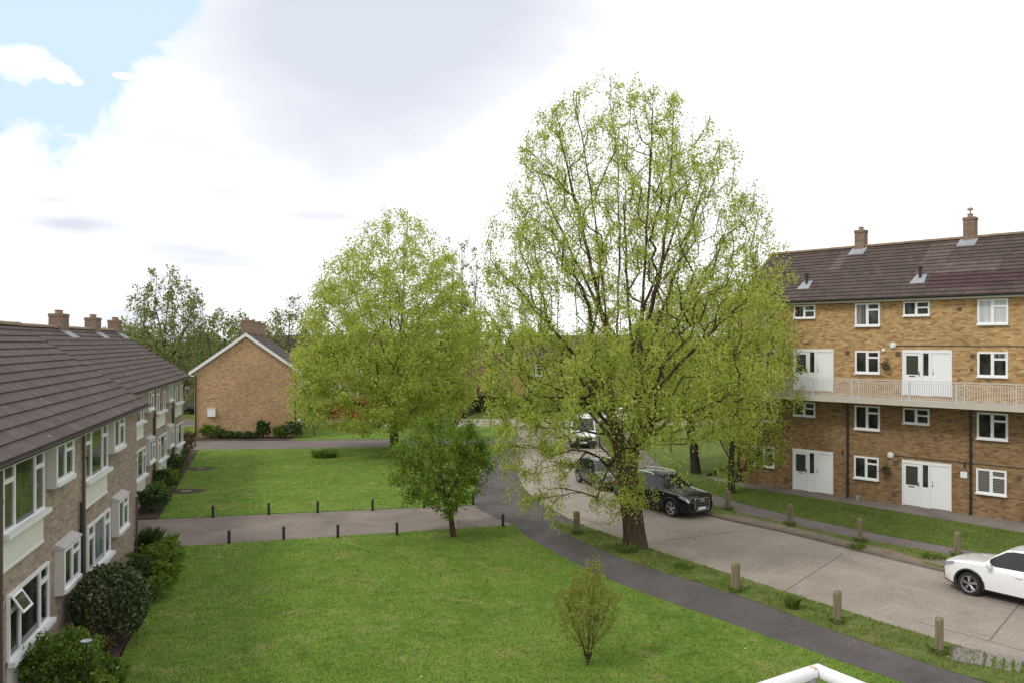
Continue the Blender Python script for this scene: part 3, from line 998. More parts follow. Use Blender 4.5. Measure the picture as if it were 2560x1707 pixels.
tree("young_tree", "small fresh green tree with a leaning slim trunk beside the brown path", (-2.32, 32.9, 0),
     [(0, 0, 0), (-0.1, 0, 0.7), (-0.28, 0, 1.5)],
     [[(-0.28, 0, 1.5), (-0.5, 0.1, 2.4), (-0.6, 0.2, 3.6), (-0.5, 0.2, 4.8)], [(-0.28, 0, 1.5), (0.3, -0.3, 2.6), (0.6, -0.4, 4.0)], [(-0.3, 0, 1.7), (-1.2, -0.3, 2.6), (-2.2, -0.5, 3.5)],
      [(-0.3, 0, 1.6), (0.4, 0.6, 2.4), (1.0, 1.0, 3.4)], [(-0.5, 0.1, 2.3), (-1.6, 0.4, 3.1), (-2.6, 0.5, 3.3)], [(0.3, -0.3, 2.5), (1.2, -0.5, 3.0), (1.7, -0.6, 3.1)], [(-0.55, 0.2, 3.0), (-1.5, -0.2, 4.0), (-2.1, -0.3, 4.3)]],
     [(1.25, 0.7, -0.5), (1.6, 1.7, -0.65), (2.2, 1.9, -0.55), (2.7, 2.3, -0.7), (3.2, 1.9, -0.5), (3.7, 2.1, -0.6), (4.2, 1.4, -0.3), (4.7, 1.2, -0.2), (5.1, 0.5, -0.1), (5.4, 0.25, -0.1)],
     640, 0.105, "cherry", 0.10, 22, clump=1.0, bark="bark", spread=0.14, shell=0.75, tip_r=0.005, droop=0.2, flare=1.2, leafthin=([0, 5], [1.1, 1.0]), step=0.3)

tree("lime_tree", "lime tree on the grass behind the black parked car", (10.8, 48.7, 0),
     [(0, 0, 0), (-0.1, 0, 1.6), (-0.35, 0, 3.0), (-0.6, 0, 3.8)],
     [[(-0.6, 0, 3.8), (-0.8, 0, 6), (-0.7, 0, 10)], [(-0.4, 0, 3.2), (-1.8, -0.4, 4.8), (-3.2, -0.6, 6.6)], [(-0.3, 0, 3.2), (1.2, -0.4, 5.0), (2.6, -0.4, 7)], [(-0.5, 0, 3.6), (-0.4, -1.6, 5.4), (0, -2.8, 7)]],
     [(3.3, 2.4, -0.6), (4.0, 4.0, -0.5), (5.5, 4.5, -0.3), (7.5, 4.2, -0.2), (9.3, 3.2, -0.2), (10.6, 1.6, -0.2), (11.2, 0.6, 0)],
     1000, 0.27, "lime_low", 0.155, 17, clear=3.0, bark="bark_dark", spread=0.22, epic=(2.6, 5, 300, 0.3), tip_r=0.009, upb=0.15, leafthin=([0, 11], [1.25, 1.0]))

tree("lime_tree", "slim lime tree in front of the left end of the tall brick flats", (11.2, 42.3, 0),
     [(0, 0, 0), (0, 0, 1.6), (0.05, 0, 3.4), (0.1, 0, 6.0), (0.2, 0, 10.5)],
     [[(0, 0, 2.6), (-1.1, -0.3, 4.0), (-2.2, -0.3, 5.2)], [(0, 0, 2.4), (1.2, -0.4, 3.6), (2.4, -0.5, 4.6), (3.2, -0.5, 4.9)], [(0, 0, 4), (1.5, -0.3, 6), (2.8, -0.3, 7.2)],
      [(0.1, 0, 5), (-1.2, 0.3, 7), (-2.0, 0.3, 9)], [(0.1, 0, 6.5), (1.2, 0, 8.6), (2.2, 0, 10.2)], [(0, 0, 2.0), (0.7, -0.8, 2.0), (1.4, -1.2, 1.4)]],
     [(0.7, 1.0, 0.3), (1.6, 2.0, 0.5), (3.0, 2.5, 0.3), (4.6, 3.0, 0.7), (6.4, 2.9, 0.5), (8.4, 2.7, 0.3), (10.2, 2.2, 0.4), (11.6, 1.2, 0.5), (12.2, 0.4, 0.5)],
     900, 0.17, "lime_low", 0.13, 15, gaps=((-2.1, 2.2, 1.7, 1.7, 0.92),), bark="bark_dark", spread=0.2, epic=(0.8, 5, 500, 0.22), tip_r=0.007, upb=0.1, leafthin=([0, 12], [1.1, 0.95]))

# background trees
tree("birch_tree", "tall weeping birch behind the left tiled roof", (-33.5, 80, 0),
     [(0, 0, 0), (0.1, 0, 4), (0, 0, 8), (0.4, 0, 14)], [[(0, 0, 6), (-2, 0, 9), (-3, 0, 12)], [(0, 0, 5), (2, 0, 9), (3, 0, 12.4)], [(0, 0, 7), (-1, 0, 11), (-0.8, 0, 14.5)], [(0, 0, 4), (-2.6, 0, 6), (-4, 0, 8)]],
     [(2, 3.8), (5, 4.4), (8, 4.6), (10.5, 4.2), (12.5, 3.4, 0.3), (14, 2.2, 0.3), (15.2, 1.0, 0.2)], 420, 0.26, "birch", 0.25, 6.5, bark="bark_dark", spread=0.2, shell=0.6, tip_r=0.012,
     hang=3.0, droop=1.2, up=-0.1)
tree("birch_tree", "lower arching birch right of the tall weeping birch", (-32.0, 92, 0),
     [(0, 0, 0), (0.1, 0, 4), (0, 0, 9)], [[(0, 0, 5), (-1.5, 0, 8), (-2, 0, 10)], [(0, 0, 5), (1.6, 0, 8), (2.4, 0, 10.5)]],
     [(1, 3.2), (4, 4.0), (7, 3.9), (9.5, 3.2), (11.2, 2.0), (12.2, 0.8)], 260, 0.25, "birch", 0.32, 9, bark="bark_dark", spread=0.28, tip_r=0.012, hang=2.0, droop=1.0)
tree("birch_tree", "pale airy birch rising behind the gabled brick house", (-27.6, 102, 0),
     [(0, 0, 0), (0, 0, 5), (0.3, 0, 13)], [[(0, 0, 5), (-2, 0, 8), (-3, 0, 9.4)], [(0, 0, 5), (2, 0, 8), (3, 0, 11)]],
     [(2, 3.4), (5, 4.0), (8, 3.8), (10.5, 2.6), (12.5, 1.6, 0.2), (14.2, 0.5, 0.3)], 260, 0.22, "birch", 0.3, 6, bark="bark", spread=0.3, tip_r=0.012, hang=1.4)
tree("birch_tree", "small tree peeping over the gable ridge beside its chimneys", (-32.6, 112, 0),
     [(0, 0, 0), (0, 0, 7)], [[(0, 0, 4), (-1.5, 0, 7)]], [(2, 2.5), (5, 3.0), (8, 2.4), (10.6, 1.0)], 130, 0.2, "birch", 0.34, 8, bark="bark_dark", spread=0.3, tip_r=0.012)
tree("poplar_tree", "thin bare-topped tree standing between the two big limes", (-5.8, 96, 0),
     [(0, 0, 0), (0, 0, 6), (0, 0, 19)], [[(0, 0, 6), (-2.4, 0, 12), (-2.8, 0, 18)], [(0, 0, 6), (1.5, 0, 12), (1.9, 0, 18.2)], [(0, 0, 8), (-1.0, 0, 14), (-1.2, 0, 19.5)]],
     [(4, 3), (8, 3.6, -0.4), (13, 3.4, -0.5), (17, 2.8, -0.5), (19.6, 1.8, -0.4), (20.2, 1.0, -0.4)], 560, 0.3, "birch", 0.26, 2.2, bark="bark", spread=0.2, bf=0.45, tip_r=0.013, upb=0.5)
for k, (x, y, h, r, lf, lab) in enumerate([
        (-44, 96, 9.5, 5.0, "mid_leaf", "bushy tree low behind the left roof end"),
        (-38.5, 104, 9.0, 4.6, "dark_leaf", "dark bushy tree beneath the tall weeping birch"),
        (-25.0, 118, 9.5, 4.8, "mid_leaf", "round bushy tree right of the gabled house chimneys"),
        (-14.0, 112, 9.0, 4.5, "mid_leaf", "round green tree behind the rounded lime"),
        (1.5, 120, 10.0, 4.5, "mid_leaf", "green tree seen left of the tall lime at roof height"),
        (-12.6, 90, 8.6, 3.6, "lime_low", "fresh green tree left of the pink blossom"),
        (-8.4, 92, 12.0, 4.4, "mid_leaf", "green tree directly left of the blossom tree"),
        (-3.9, 95, 11.5, 3.6, "lime_low", "tall fresh green tree rising behind the pink blossom"),
        (8.8, 96, 8.2, 3.6, "lime_low", "fresh green tree right of the van roof"),
        (25.0, 92, 9.0, 4.5, "lime_low", "leafy tree beyond the grass left of the tall flats"),
        (17.5, 98, 8.0, 4.0, "mid_leaf", "bushy tree behind the distant brick row"),
        (33.5, 110, 10.0, 4.6, "mid_leaf", "bushy tree half hidden by the tall flats")]):
    tree("bushy_tree", lab, (x, y, -0.1), [(0, 0, 0), (0, 0, 3)], [[(0, 0, 3), (-1, 0, h * 0.7)], [(0, 0, 3), (1, 0, h * 0.75)]],
         [(0.8, r * 0.7), (h * 0.35, r), (h * 0.65, r * 0.85), (h * 0.88, r * 0.5), (h, r * 0.15)], 190, 0.25, lf, 0.42, 11, bark="bark_dark", spread=0.5, tip_r=0.012, group="bushy trees beyond the houses")
tree("purple_tree", "dark purple leaved tree right of the rounded lime", (-6.2, 70.5, 0), [(0, 0, 0), (0, 0, 1.6)], [[(0, 0, 1.6), (-1, 0, 3)], [(0, 0, 1.6), (1, 0, 3.4)]],
     [(0.6, 1.8), (1.8, 2.7), (3.2, 2.6), (4.4, 1.6), (5.0, 0.6)], 200, 0.14, "purple_leaf", 0.24, 12, bark="bark_dark", spread=0.3, tip_r=0.01)
tree("blossom_tree", "small tree in pink blossom seen through the lime branches", (-2.6, 88, 0), [(0, 0, 0), (0, 0, 2.2)], [[(0, 0, 2.2), (-1.4, 0, 4)], [(0, 0, 2.2), (1.4, 0, 4.4)]],
     [(2.2, 1.8), (3.6, 2.8), (5.0, 2.6), (6.2, 1.6), (6.8, 0.5)], 190, 0.14, "pink", 0.26, 9, bark="bark_dark", spread=0.3, tip_r=0.01)


def shrub(name, label, loc, rx, ry, h, n, leaf, size, group=None, stems=5, cat="shrub", z0=0.05, core=0.55, rough=0.12, lobes=6, aspect=0.7):
    """a bush: short stems and leaves packed thickly to a lumpy outline"""
    root = thing(name, label, cat, loc, 0, group)
    b = MB()
    for k in range(stems):
        a = random.uniform(0, 6.28)
        rr = random.uniform(0.2, 0.7)
        b.tube([(0.05 * math.cos(a), 0.05 * math.sin(a), 0), (rx * rr * 0.5 * math.cos(a), ry * rr * 0.5 * math.sin(a), h * 0.4), (rx * rr * math.cos(a), ry * rr * math.sin(a), h * 0.75)],
               [0.022, 0.015, 0.007], 5)
    b.build("stem", "bark_dark", root)
    d = rng.normal(0, 1, (n, 3))
    d /= np.linalg.norm(d, axis=1)[:, None]
    d[:, 2] = np.where(d[:, 2] < -0.75, -d[:, 2], d[:, 2])
    L = rng.normal(0, 1, (lobes, 3))
    L /= np.linalg.norm(L, axis=1)[:, None]
    bulge = np.max(d @ L.T, axis=1)
    rad = (core + (1 - core) * rng.random(n) ** 0.5) * (1 + rough * (bulge - 0.7) * 2.2 + rng.normal(0, 0.02, n))
    if core < 0.6:
        ns_ = max(8, n // 90)
        sd = rng.normal(0, 1, (ns_, 3))
        sd[:, 2] = np.abs(sd[:, 2]) + 0.3
        sd /= np.linalg.norm(sd, axis=1)[:, None]
        k_ = rng.integers(0, ns_, n)
        pick_ = rng.random(n) < 0.4
        f_ = rng.uniform(0.75, 1.28, n)
        d = np.where(pick_[:, None], sd[k_] + rng.normal(0, 0.07, (n, 3)), d)
        rad = np.where(pick_, f_, rad)
    P = np.stack([d[:, 0] * rad * rx, d[:, 1] * rad * ry, h * 0.5 + d[:, 2] * rad * h * 0.5], 1)
    P = P[P[:, 2] > z0]
    leaves(P, size, leaf, "foliage", root, aspect=aspect)
    return root


def strappy(name, label, loc, r, h, n, mat, group=None, flowers=None, cat="plant"):
    root = thing(name, label, cat, loc, 0, group)
    a = rng.uniform(0, 2 * math.pi, n)
    rr = r * np.sqrt(rng.random(n)) * 0.6
    x, y = rr * np.cos(a), rr * np.sin(a)
    b = a + rng.normal(0, 0.6, n)
    hh = h * rng.uniform(0.55, 1.1, n)
    out = rng.uniform(0.1, 0.6, n) * hh
    w = rng.uniform(0.012, 0.026, n)
    V = np.zeros((n, 4, 3))
    px, py = -np.sin(b) * w, np.cos(b) * w
    V[:, 0] = np.stack([x - px, y - py, np.zeros(n)], 1)
    V[:, 1] = np.stack([x + px, y + py, np.zeros(n)], 1)
    V[:, 2] = np.stack([x + np.cos(b) * out * 0.5 + px * 0.7, y + np.sin(b) * out * 0.5 + py * 0.7, hh * 0.75], 1)
    V[:, 3] = np.stack([x + np.cos(b) * out, y + np.sin(b) * out, hh], 1)
    V = V.reshape(-1, 3)
    mi = np.zeros(n, int)
    if flowers:
        m = flowers[1]
        a = rng.uniform(0, 2 * math.pi, m)
        rr = r * np.sqrt(rng.random(m)) * 0.9
        P = np.stack([rr * np.cos(a), rr * np.sin(a), h * rng.uniform(0.9, 1.15, m)], 1)
        q = rng.normal(0, flowers[2] * 0.5, (m, 4, 3))
        V = np.concatenate([V, (P[:, None, :] + q * np.array([1, 1, 0.5])).reshape(-1, 3)])
        mi = np.concatenate([mi, np.ones(m, int)])
        mat = [mat, flowers[0]]
    npmesh("leaf_blades", V, np.arange(len(V)).reshape(-1, 4), mat, root, matidx=mi)
    return root


shrub("round_bush", "large clipped round bush with variegated leaves against the left wall", (-10.35, 21.35, 0), 0.92, 0.92, 2.0, 9000, "holly", 0.085, core=0.72, rough=0.03, lobes=10)
shrub("leafy_bush", "bright green bush in the bottom left corner under the window", (-9.62, 17.7, 0), 0.72, 0.72, 1.42, 6500, "mid_leaf", 0.085, rough=0.1)
shrub("dark_bush", "dark purple-brown shrub between the clipped bush and the corner bush", (-10.1, 19.75, 0), 0.5, 0.4, 0.8, 1300, "rust_leaf", 0.07, core=0.3)
bedA = [(-9.1, 18.6, 0.42, 0.62, "mid_leaf", "pale leaved low plant at the lawn edge by the feeder pole"),
        (-8.75, 17.35, 0.45, 0.7, "cherry", "leafy flower clump at the foot of the feeder pole"),
        (-11.0, 23.9, 0.55, 0.62, "dark_leaf", "low dark shrub just behind the clipped round bush"),
        (-10.75, 24.9, 0.5, 0.65, "mid_leaf", "spreading green plant two along behind the clipped bush"),
        (-11.75, 26.3, 0.6, 0.8, "dark_leaf", "dark shrub against the wall midway along the near bed"),
        (-11.2, 26.6, 0.55, 0.6, "cherry", "fresh green plant on the lawn side midway along the near bed"),
        (-12.2, 27.8, 0.6, 0.8, "mid_leaf", "leafy green shrub against the wall near the block corner"),
        (-11.7, 28.2, 0.55, 0.62, "mid_leaf", "low green plant on the lawn side near the block corner"),
        (-12.3, 29.6, 0.5, 0.55, "cherry", "fresh green plant at the far lawn corner of the near bed")]
for x, y, r, h, lf, lab in bedA:
    shrub("bed_shrub", lab, (x, y, 0.03), r, r, h, 1500, lf, 0.085, group="plants in the near flower bed", core=0.35, rough=0.2)
strappy("strappy_plant", "tall dark strap-leaved clump beside the brown path end", (-13.55, 30.2, 0.03), 0.75, 0.85, 420, "dark_leaf", group="strap-leaved clumps by the path")
strappy("strappy_plant", "strap-leaved clump on the lawn side of the taller one by the path", (-12.85, 30.45, 0.03), 0.6, 0.6, 320, "mid_leaf", group="strap-leaved clumps by the path")
strappy("daffodil_clump", "round clump of faded daffodils alone on the middle lawn", (-12.6, 55.6, 0.02), 1.25, 0.45, 900, "mid_leaf", flowers=("pale_flower", 34, 0.08))
k = 0
bedB = [("dark_leaf", 0.7, 0.95, "dark shrub nearest the brown path in the far bed"), ("mid_leaf", 0.6, 0.8, "green shrub second from the brown path in the far bed"),
        ("dark_leaf", 0.75, 1.05, "dark rounded shrub third from the brown path in the far bed"), ("cherry", 0.6, 0.75, "fresh green shrub in the middle of the far bed"),
        ("dark_leaf", 0.8, 1.1, "broad dark shrub just past the middle of the far bed"), ("mid_leaf", 0.7, 0.9, "green shrub sixth from the brown path in the far bed"),
        ("dark_leaf", 0.7, 1.0, "dark shrub next to the rusty rose bushes"), ("rust_leaf", 0.75, 1.3, "rusty leaved rose bush before the far end window"),
        ("rust_leaf", 0.7, 1.5, "tallest rusty rose bush at the far end of the bed")]
for k, (lf, r, h, lab) in enumerate(bedB):
    t = (k + 0.35) / 9.0
    x = -16.1 + (-22.7 + 16.1) * t + random.uniform(-0.2, 0.2) - 0.25
    y = 37.0 + (58.0 - 37.0) * t
    shrub("bed_shrub", lab, (x, y, 0.03), r, r * 1.2, h, 1500, lf, 0.12, group="shrubs in the far flower bed", core=0.4, rough=0.2)
gb = [(-24.2, 66.6, 0.8, 1.0, "mid_leaf", "pale shrub at the left foot of the gable wall"), (-22.8, 66.5, 0.9, 0.5, "dark_leaf", "low dark plant left of centre under the gable wall"),
      (-21.2, 66.6, 0.9, 0.45, "dark_leaf", "low dark plant at the centre under the gable wall"), (-20.0, 66.6, 0.55, 1.3, "dark_leaf", "upright dark shrub right of centre under the gable wall"),
      (-18.7, 66.7, 0.5, 0.9, "mid_leaf", "small green shrub near the right end of the gable wall"), (-17.6, 66.9, 0.8, 1.2, "dark_leaf", "dark shrub at the right foot of the gable wall"),
      (-16.3, 68.4, 1.2, 2.6, "mid_leaf", "big green bush just right of the gabled house")]
for x, y, r, h, lf, lab in gb:
    shrub("wall_shrub", lab, (x, y, 0.02), r, r, h, 1400, lf, 0.14, group="shrubs below the gable wall", core=0.4, rough=0.2)
for x, y, r, h, lab in [(-16.5, 76.8, 1.6, 2.2, "large red leaved shrub left of the rounded lime trunk"), (-14.3, 77.2, 1.0, 1.3, "small red shrub at the right of the large red one"), (-17.6, 98, 1.6, 1.4, "low red hedge in front of the white porch row")]:
    shrub("red_shrub", lab, (x, y, -0.1), r, r, h, 1700, "red", 0.16, group="red shrubs beyond the far path", core=0.3, rough=0.25)
for x, y, r, h, lf, lab in [(2.2, 93.5, 2.0, 1.8, "mid_leaf", "clipped green hedge bush left of the white van"), (6.5, 94, 2.4, 2.0, "dark_leaf", "dark hedge bush directly behind the white van"), (11.0, 94, 2.4, 1.9, "mid_leaf", "green hedge bush right of the tall lime trunk"),
                            (15.8, 94.5, 2.4, 2.2, "dark_leaf", "dark hedge bush behind the lime with the leaning trunk"), (20.8, 95, 2.6, 2.4, "mid_leaf", "hedge bush nearest the tall flats across the green"),
                            (-2.5, 93.5, 2.2, 1.8, "dark_leaf", "dark hedge bush below the pink blossom"), (-8.0, 93.5, 2.4, 2.0, "mid_leaf", "hedge bush right of the red hedge"),
                            (-33.0, 72.5, 1.2, 1.6, "dark_leaf", "dark bush between the left block and the gabled house")]:
    shrub("hedge_bush", lab, (x, y, -0.12), r, r * 0.8, h, 1700, lf, 0.24, group="hedge bushes across the far road", core=0.4, rough=0.15)

# bare stemmed sapling on the near lawn
root = thing("sapling", "sparse olive sapling with many bare stems alone on the near lawn", "sapling", (1.8, 19.8, 0.02))
sk = Skel()
sk.stem([(0, 0, -0.03), (0.01, 0, 0.03)], step=0.1)
for q in range(15):
    an = q * 2.4 + random.uniform(-0.3, 0.3)
    r1, r2 = random.uniform(0.05, 0.16), random.uniform(0.2, 0.78)
    hh = random.uniform(1.3, 2.1) * (1.15 - 0.25 * r2)
    if q in (3, 8):
        r2, hh = 0.25, 2.5
    sk.stem([(0, 0, 0.03), (r1 * math.cos(an), r1 * math.sin(an), 0.45), (r2 * 0.6 * math.cos(an), r2 * 0.6 * math.sin(an), hh * 0.6), (r2 * math.cos(an), r2 * math.sin(an), hh)], start="near", step=0.16, jit=0.02)
ns = len(sk.p)
sk.grow(envelope([(0.35, 0.3), (0.8, 0.6, -0.1), (1.2, 0.82, -0.1), (1.6, 0.8), (2.0, 0.5), (2.4, 0.3)], 260, 0.85), bf=0.35, step=0.15, jit=0.03)
sk.mesh("trunk", root, "bark", 0.045, 0.0028, 5, flare=1.0)
Pn = np.array(sk.p)
ii = rng.choice(np.arange(60, len(Pn)), 6500)
ii = ii[(rng.random(len(ii)) < np.clip(Pn[ii][:, 2] * 0.9, 0.1, 1))]
leaves(Pn[ii] + rng.normal(0, 0.06, (len(ii), 3)), 0.052, "olive_leaf", "crown", root)

# distant wood on the skyline
n = 26000
xx = rng.uniform(-240, 260, n)
hh = 7 + 2.5 * np.sin(xx * 0.05) + 2.0 * np.sin(xx * 0.17 + 1) + 1.2 * np.sin(xx * 0.41)
yy = rng.uniform(215, 240, n)
zz = hh * rng.random(n) ** 0.7
o = leaves(np.stack([xx, yy, zz], 1), 1.5, "birch", "distant_wood", None)
setp(o, kind="stuff")


# ------------------------------------------------------------------ buildings
def window(parent, u0, u1, z0, z1, lights, pane_mats, d=0.05, y=0.0, frame="white", sill=0.07, sill_h=0.05, panel=None, name="window", label=None, sill_over=0.03, sill_mat=None):
    """frame with real openings; lights: rectangles (u0,u1,z0,z1) in metres from the lower left corner"""
    w, h = u1 - u0, z1 - z0
    xs = sorted(set([0, w] + [q for l in lights for q in (l[0], l[1])]))
    zs = sorted(set([0, h] + [q for l in lights for q in (l[2], l[3])]))
    b = MB()
    yf, yp = y - d, y - d + 0.035
    hole = lambda i, j: any(l[0] <= (xs[i] + xs[i + 1]) / 2 <= l[1] and l[2] <= (zs[j] + zs[j + 1]) / 2 <= l[3] for l in lights) if 0 <= i < len(xs) - 1 and 0 <= j < len(zs) - 1 else None
    for i in range(len(xs) - 1):
        for j in range(len(zs) - 1):
            x0, x1, a0, a1 = u0 + xs[i], u0 + xs[i + 1], z0 + zs[j], z0 + zs[j + 1]
            if not hole(i, j):
                b.face([(x0, yf, a0), (x1, yf, a0), (x1, yf, a1), (x0, yf, a1)])
            else:
                if hole(i - 1, j) is not True: b.face([(x0, yf, a0), (x0, yf, a1), (x0, yp, a1), (x0, yp, a0)])
                if hole(i + 1, j) is not True: b.face([(x1, yf, a1), (x1, yf, a0), (x1, yp, a0), (x1, yp, a1)])
                if hole(i, j - 1) is not True: b.face([(x1, yf, a0), (x0, yf, a0), (x0, yp, a0), (x1, yp, a0)])
                if hole(i, j + 1) is not True: b.face([(x0, yf, a1), (x1, yf, a1), (x1, yp, a1), (x0, yp, a1)])
    for (x, s) in ((u0, 1), (u1, -1)):
        q = [(x, yf, z0), (x, yf, z1), (x, y + 0.01, z1), (x, y + 0.01, z0)]
        b.face(q if s > 0 else q[::-1])
    b.face([(u0, yf, z1), (u1, yf, z1), (u1, y + 0.01, z1), (u0, y + 0.01, z1)])
    b.face([(u1, yf, z0), (u0, yf, z0), (u0, y + 0.01, z0), (u1, y + 0.01, z0)])
    o = b.build(name, frame, parent)
    if label:
        o["label"] = label
    p = MB()
    mats = []
    for l, m in zip(lights, pane_mats):
        if m not in mats:
            mats.append(m)
        p.face([(u0 + l[0], yp, z0 + l[2]), (u0 + l[1], yp, z0 + l[2]), (u0 + l[1], yp, z0 + l[3]), (u0 + l[0], yp, z0 + l[3])], mats.index(m))
    p.build("pane", mats, o)
    if sill:
        s = MB()
        s.box(u0 - sill_over, u1 + sill_over, y - d - sill, y - d + 0.01, z0 - sill_h, z0 + 0.012)
        s.build("sill", sill_mat or frame, o)
    if panel:
        s = MB()
        s.box(u0 + 0.03, u1 - 0.03, y - 0.035, y + 0.01, panel, z0 - sill_h - 0.003)
        s.box(u0 + 0.0, u1 - 0.0, y - 0.05, y + 0.01, panel - 0.05, panel - 0.001, 1)
        s.build("panel", ["cream", "whitewood"], o)
    return o


def std_lights(w, h, b=0.085, mul=0.13, tr=0.66, trw=0.09):
    m = w * 0.5
    return [(b, m - mul / 2, b, h - b), (m + mul / 2, w - b, b, h * tr), (m + mul / 2, w - b, h * tr + trw, h - b)]


def small_lights(w, h, b=0.07):
    return std_lights(w, h, b, 0.12, 0.5, 0.07)


def big_lights(w, h, b=0.07):
    s = w * 0.235
    return [(b, s, b, h * 0.70), (b, s, h * 0.70 + 0.1, h - b), (s + 0.09, w - s - 0.09, b * 0.6, h - b), (w - s, w - b, b, h * 0.70), (w - s, w - b, h * 0.70 + 0.1, h - b)]


def wall_prism(b, u0, u1, D, ze, zr, z0=-0.15):
    """wall body with two gable ends"""
    m = D / 2
    b.face([(u0, 0, z0), (u1, 0, z0), (u1, 0, ze), (u0, 0, ze)])
    b.face([(u1, D, z0), (u0, D, z0), (u0, D, ze), (u1, D, ze)])
    b.face([(u0, D, z0), (u0, 0, z0), (u0, 0, ze), (u0, m, zr), (u0, D, ze)], 0, [(q[1], q[2]) for q in [(u0, D, z0), (u0, 0, z0), (u0, 0, ze), (u0, m, zr), (u0, D, ze)]])
    b.face([(u1, 0, z0), (u1, D, z0), (u1, D, ze), (u1, m, zr), (u1, 0, ze)], 0, [(q[1], q[2]) for q in [(u1, 0, z0), (u1, D, z0), (u1, D, ze), (u1, m, zr), (u1, 0, ze)]])


def roof_slope(b, u0, u1, yE, zE, yR, zR, n, special=None, seg=1.2, step=0.036):
    """overlapping tile courses from eave to ridge"""
    L = math.hypot(yR - yE, zR - zE)
    nx, nz = -(zR - zE) / L * (1 if yR > yE else -1), abs(yR - yE) / L
    cuts = [u0, u1]
    if special:
        for (a, c, *_r) in special:
            cuts += [max(u0, a), min(u1, c)]
    cuts = sorted(set(cuts))
    for i in range(n):
        t0, t1 = i / n, (i + 1) / n
        y0, z0 = yE + (yR - yE) * t0, zE + (zR - zE) * t0
        y1, z1 = yE + (yR - yE) * t1, zE + (zR - zE) * t1
        yl, zl = y0 + nx * step, z0 + nz * step
        yu, zu = y1 + nx * 0.002, z1 + nz * 0.002
        for a, c in zip(cuts[:-1], cuts[1:]):
            mi = 0
            if special:
                for (sa, sc, i0, i1, smi) in special:
                    if sa - 1e-6 <= a and c <= sc + 1e-6 and i0 <= i < i1:
                        mi = smi
            q = [(a, yl, zl), (c, yl, zl), (c, yu, zu), (a, yu, zu)]
            uv = [(a, t0 * L), (c, t0 * L), (c, t1 * L), (a, t1 * L)]
            if yR < yE:
                q, uv = q[::-1], uv[::-1]
            b.face(q, mi, uv)
            q = [(a, y0, z0), (c, y0, z0), (c, yl, zl), (a, yl, zl)]
            if yR < yE:
                q = q[::-1]
            b.face(q, mi, [(a, 0), (c, 0), (c, 0.02), (a, 0.02)])


def roof(parent, u0, u1, D, ze, zr, over=0.35, n=14, mats=("tile_left", "ridge"), special=None, board=None):
    m = D / 2
    b = MB()
    roof_slope(b, u0, u1, -over, ze, m, zr, n, special)
    roof_slope(b, u0, u1, D + over, ze, m, zr, n)
    # underside and verges
    th = 0.06
    for (ya, yb) in ((-over, m), (D + over, m)):
        b.face([(u0, ya, ze - th), (u0, yb, zr - th), (u1, yb, zr - th), (u1, ya, ze - th)], 0)
        for u in (u0, u1):
            b.face([(u, ya, ze - th), (u, ya, ze + 0.03), (u, yb, zr + 0.03), (u, yb, zr - th)], 0)
        b.face([(u0, ya, ze - th), (u1, ya, ze - th), (u1, ya, ze + 0.005), (u0, ya, ze + 0.005)], 0)
    # ridge tiles
    x = u0
    while x < u1 - 0.05:
        e = min(u1, x + 0.45)
        k = 6
        pts = [(m + 0.16 * math.cos(math.pi * j / k), zr - 0.03 + 0.13 * math.sin(math.pi * j / k)) for j in range(k + 1)]
        lift = random.uniform(0, 0.012)
        for (ya, za), (yb, zb) in zip(pts[:-1], pts[1:]):
            b.face([(x + 0.006, ya, za + lift), (e - 0.004, ya, za + lift), (e - 0.004, yb, zb + lift), (x + 0.006, yb, zb + lift)], 1)
        b.face([(x + 0.006, q[0], q[1] + lift) for q in pts], 1)
        b.face([(e - 0.004, q[0], q[1] + lift) for q in pts][::-1], 1)
        x = e
    o = b.build("roof", list(mats), parent)
    return o


def chimney(parent, u, D, zr, w, dd, top, pots=2, flash=True, cowl=False, below=0.9):
    m = D / 2
    b = MB()
    b.box(u - w / 2, u + w / 2, m - dd / 2, m + dd / 2, zr - below, top - 0.13)
    b.box(u - w / 2 - 0.03, u + w / 2 + 0.03, m - dd / 2 - 0.03, m + dd / 2 + 0.03, top - 0.13, top - 0.08)
    b.box(u - w / 2 - 0.02, u + w / 2 + 0.02, m - dd / 2 - 0.02, m + dd / 2 + 0.02, top - 0.08, top)
    o = b.build("chimney", "brick_chimney", parent)
    for k in range(pots):
        c = MB()
        x = u + (k - (pots - 1) / 2) * min(0.42, w * 0.45)
        c.lathe([(0.0, 0.0), (0.13, 0.0), (0.12, 0.12), (0.14, 0.14), (0.14, 0.18), (0.09, 0.19), (0, 0.15)], 12, c=(x, m, top))
        if cowl and k == 0:
            c.lathe([(0.03, 0.18), (0.03, 0.34), (0.15, 0.36), (0.12, 0.46), (0.0, 0.5)], 10, c=(x, m, top))
        c.build("chimney_pot", "pot", o, smooth=True)
    if flash:
        s = MB()
        sl = math.atan2(zr - 5.5, D / 2 + 0.35)
        f = 0.75
        for sgn in (-1,):
            y1, y0 = m - dd / 2 + 0.1, m - dd / 2 - 0.45
            zz = lambda y: zr - (m - y) * PITCH + 0.045
            s.face([(u - w / 2 - 0.16, y0, zz(y0)), (u + w / 2 + 0.16, y0, zz(y0)), (u + w / 2 + 0.16, y1, zz(y1)), (u - w / 2 - 0.16, y1, zz(y1))])
            s.face([(u - w / 2 - 0.16, y0, zz(y0)), (u + w / 2 + 0.16, y0, zz(y0)), (u + w / 2 + 0.16, y0, zz(y0) - 0.04), (u - w / 2 - 0.16, y0, zz(y0) - 0.04)])
        s.build("flashing", "lead", o)
    return o


PITCH = 0.67


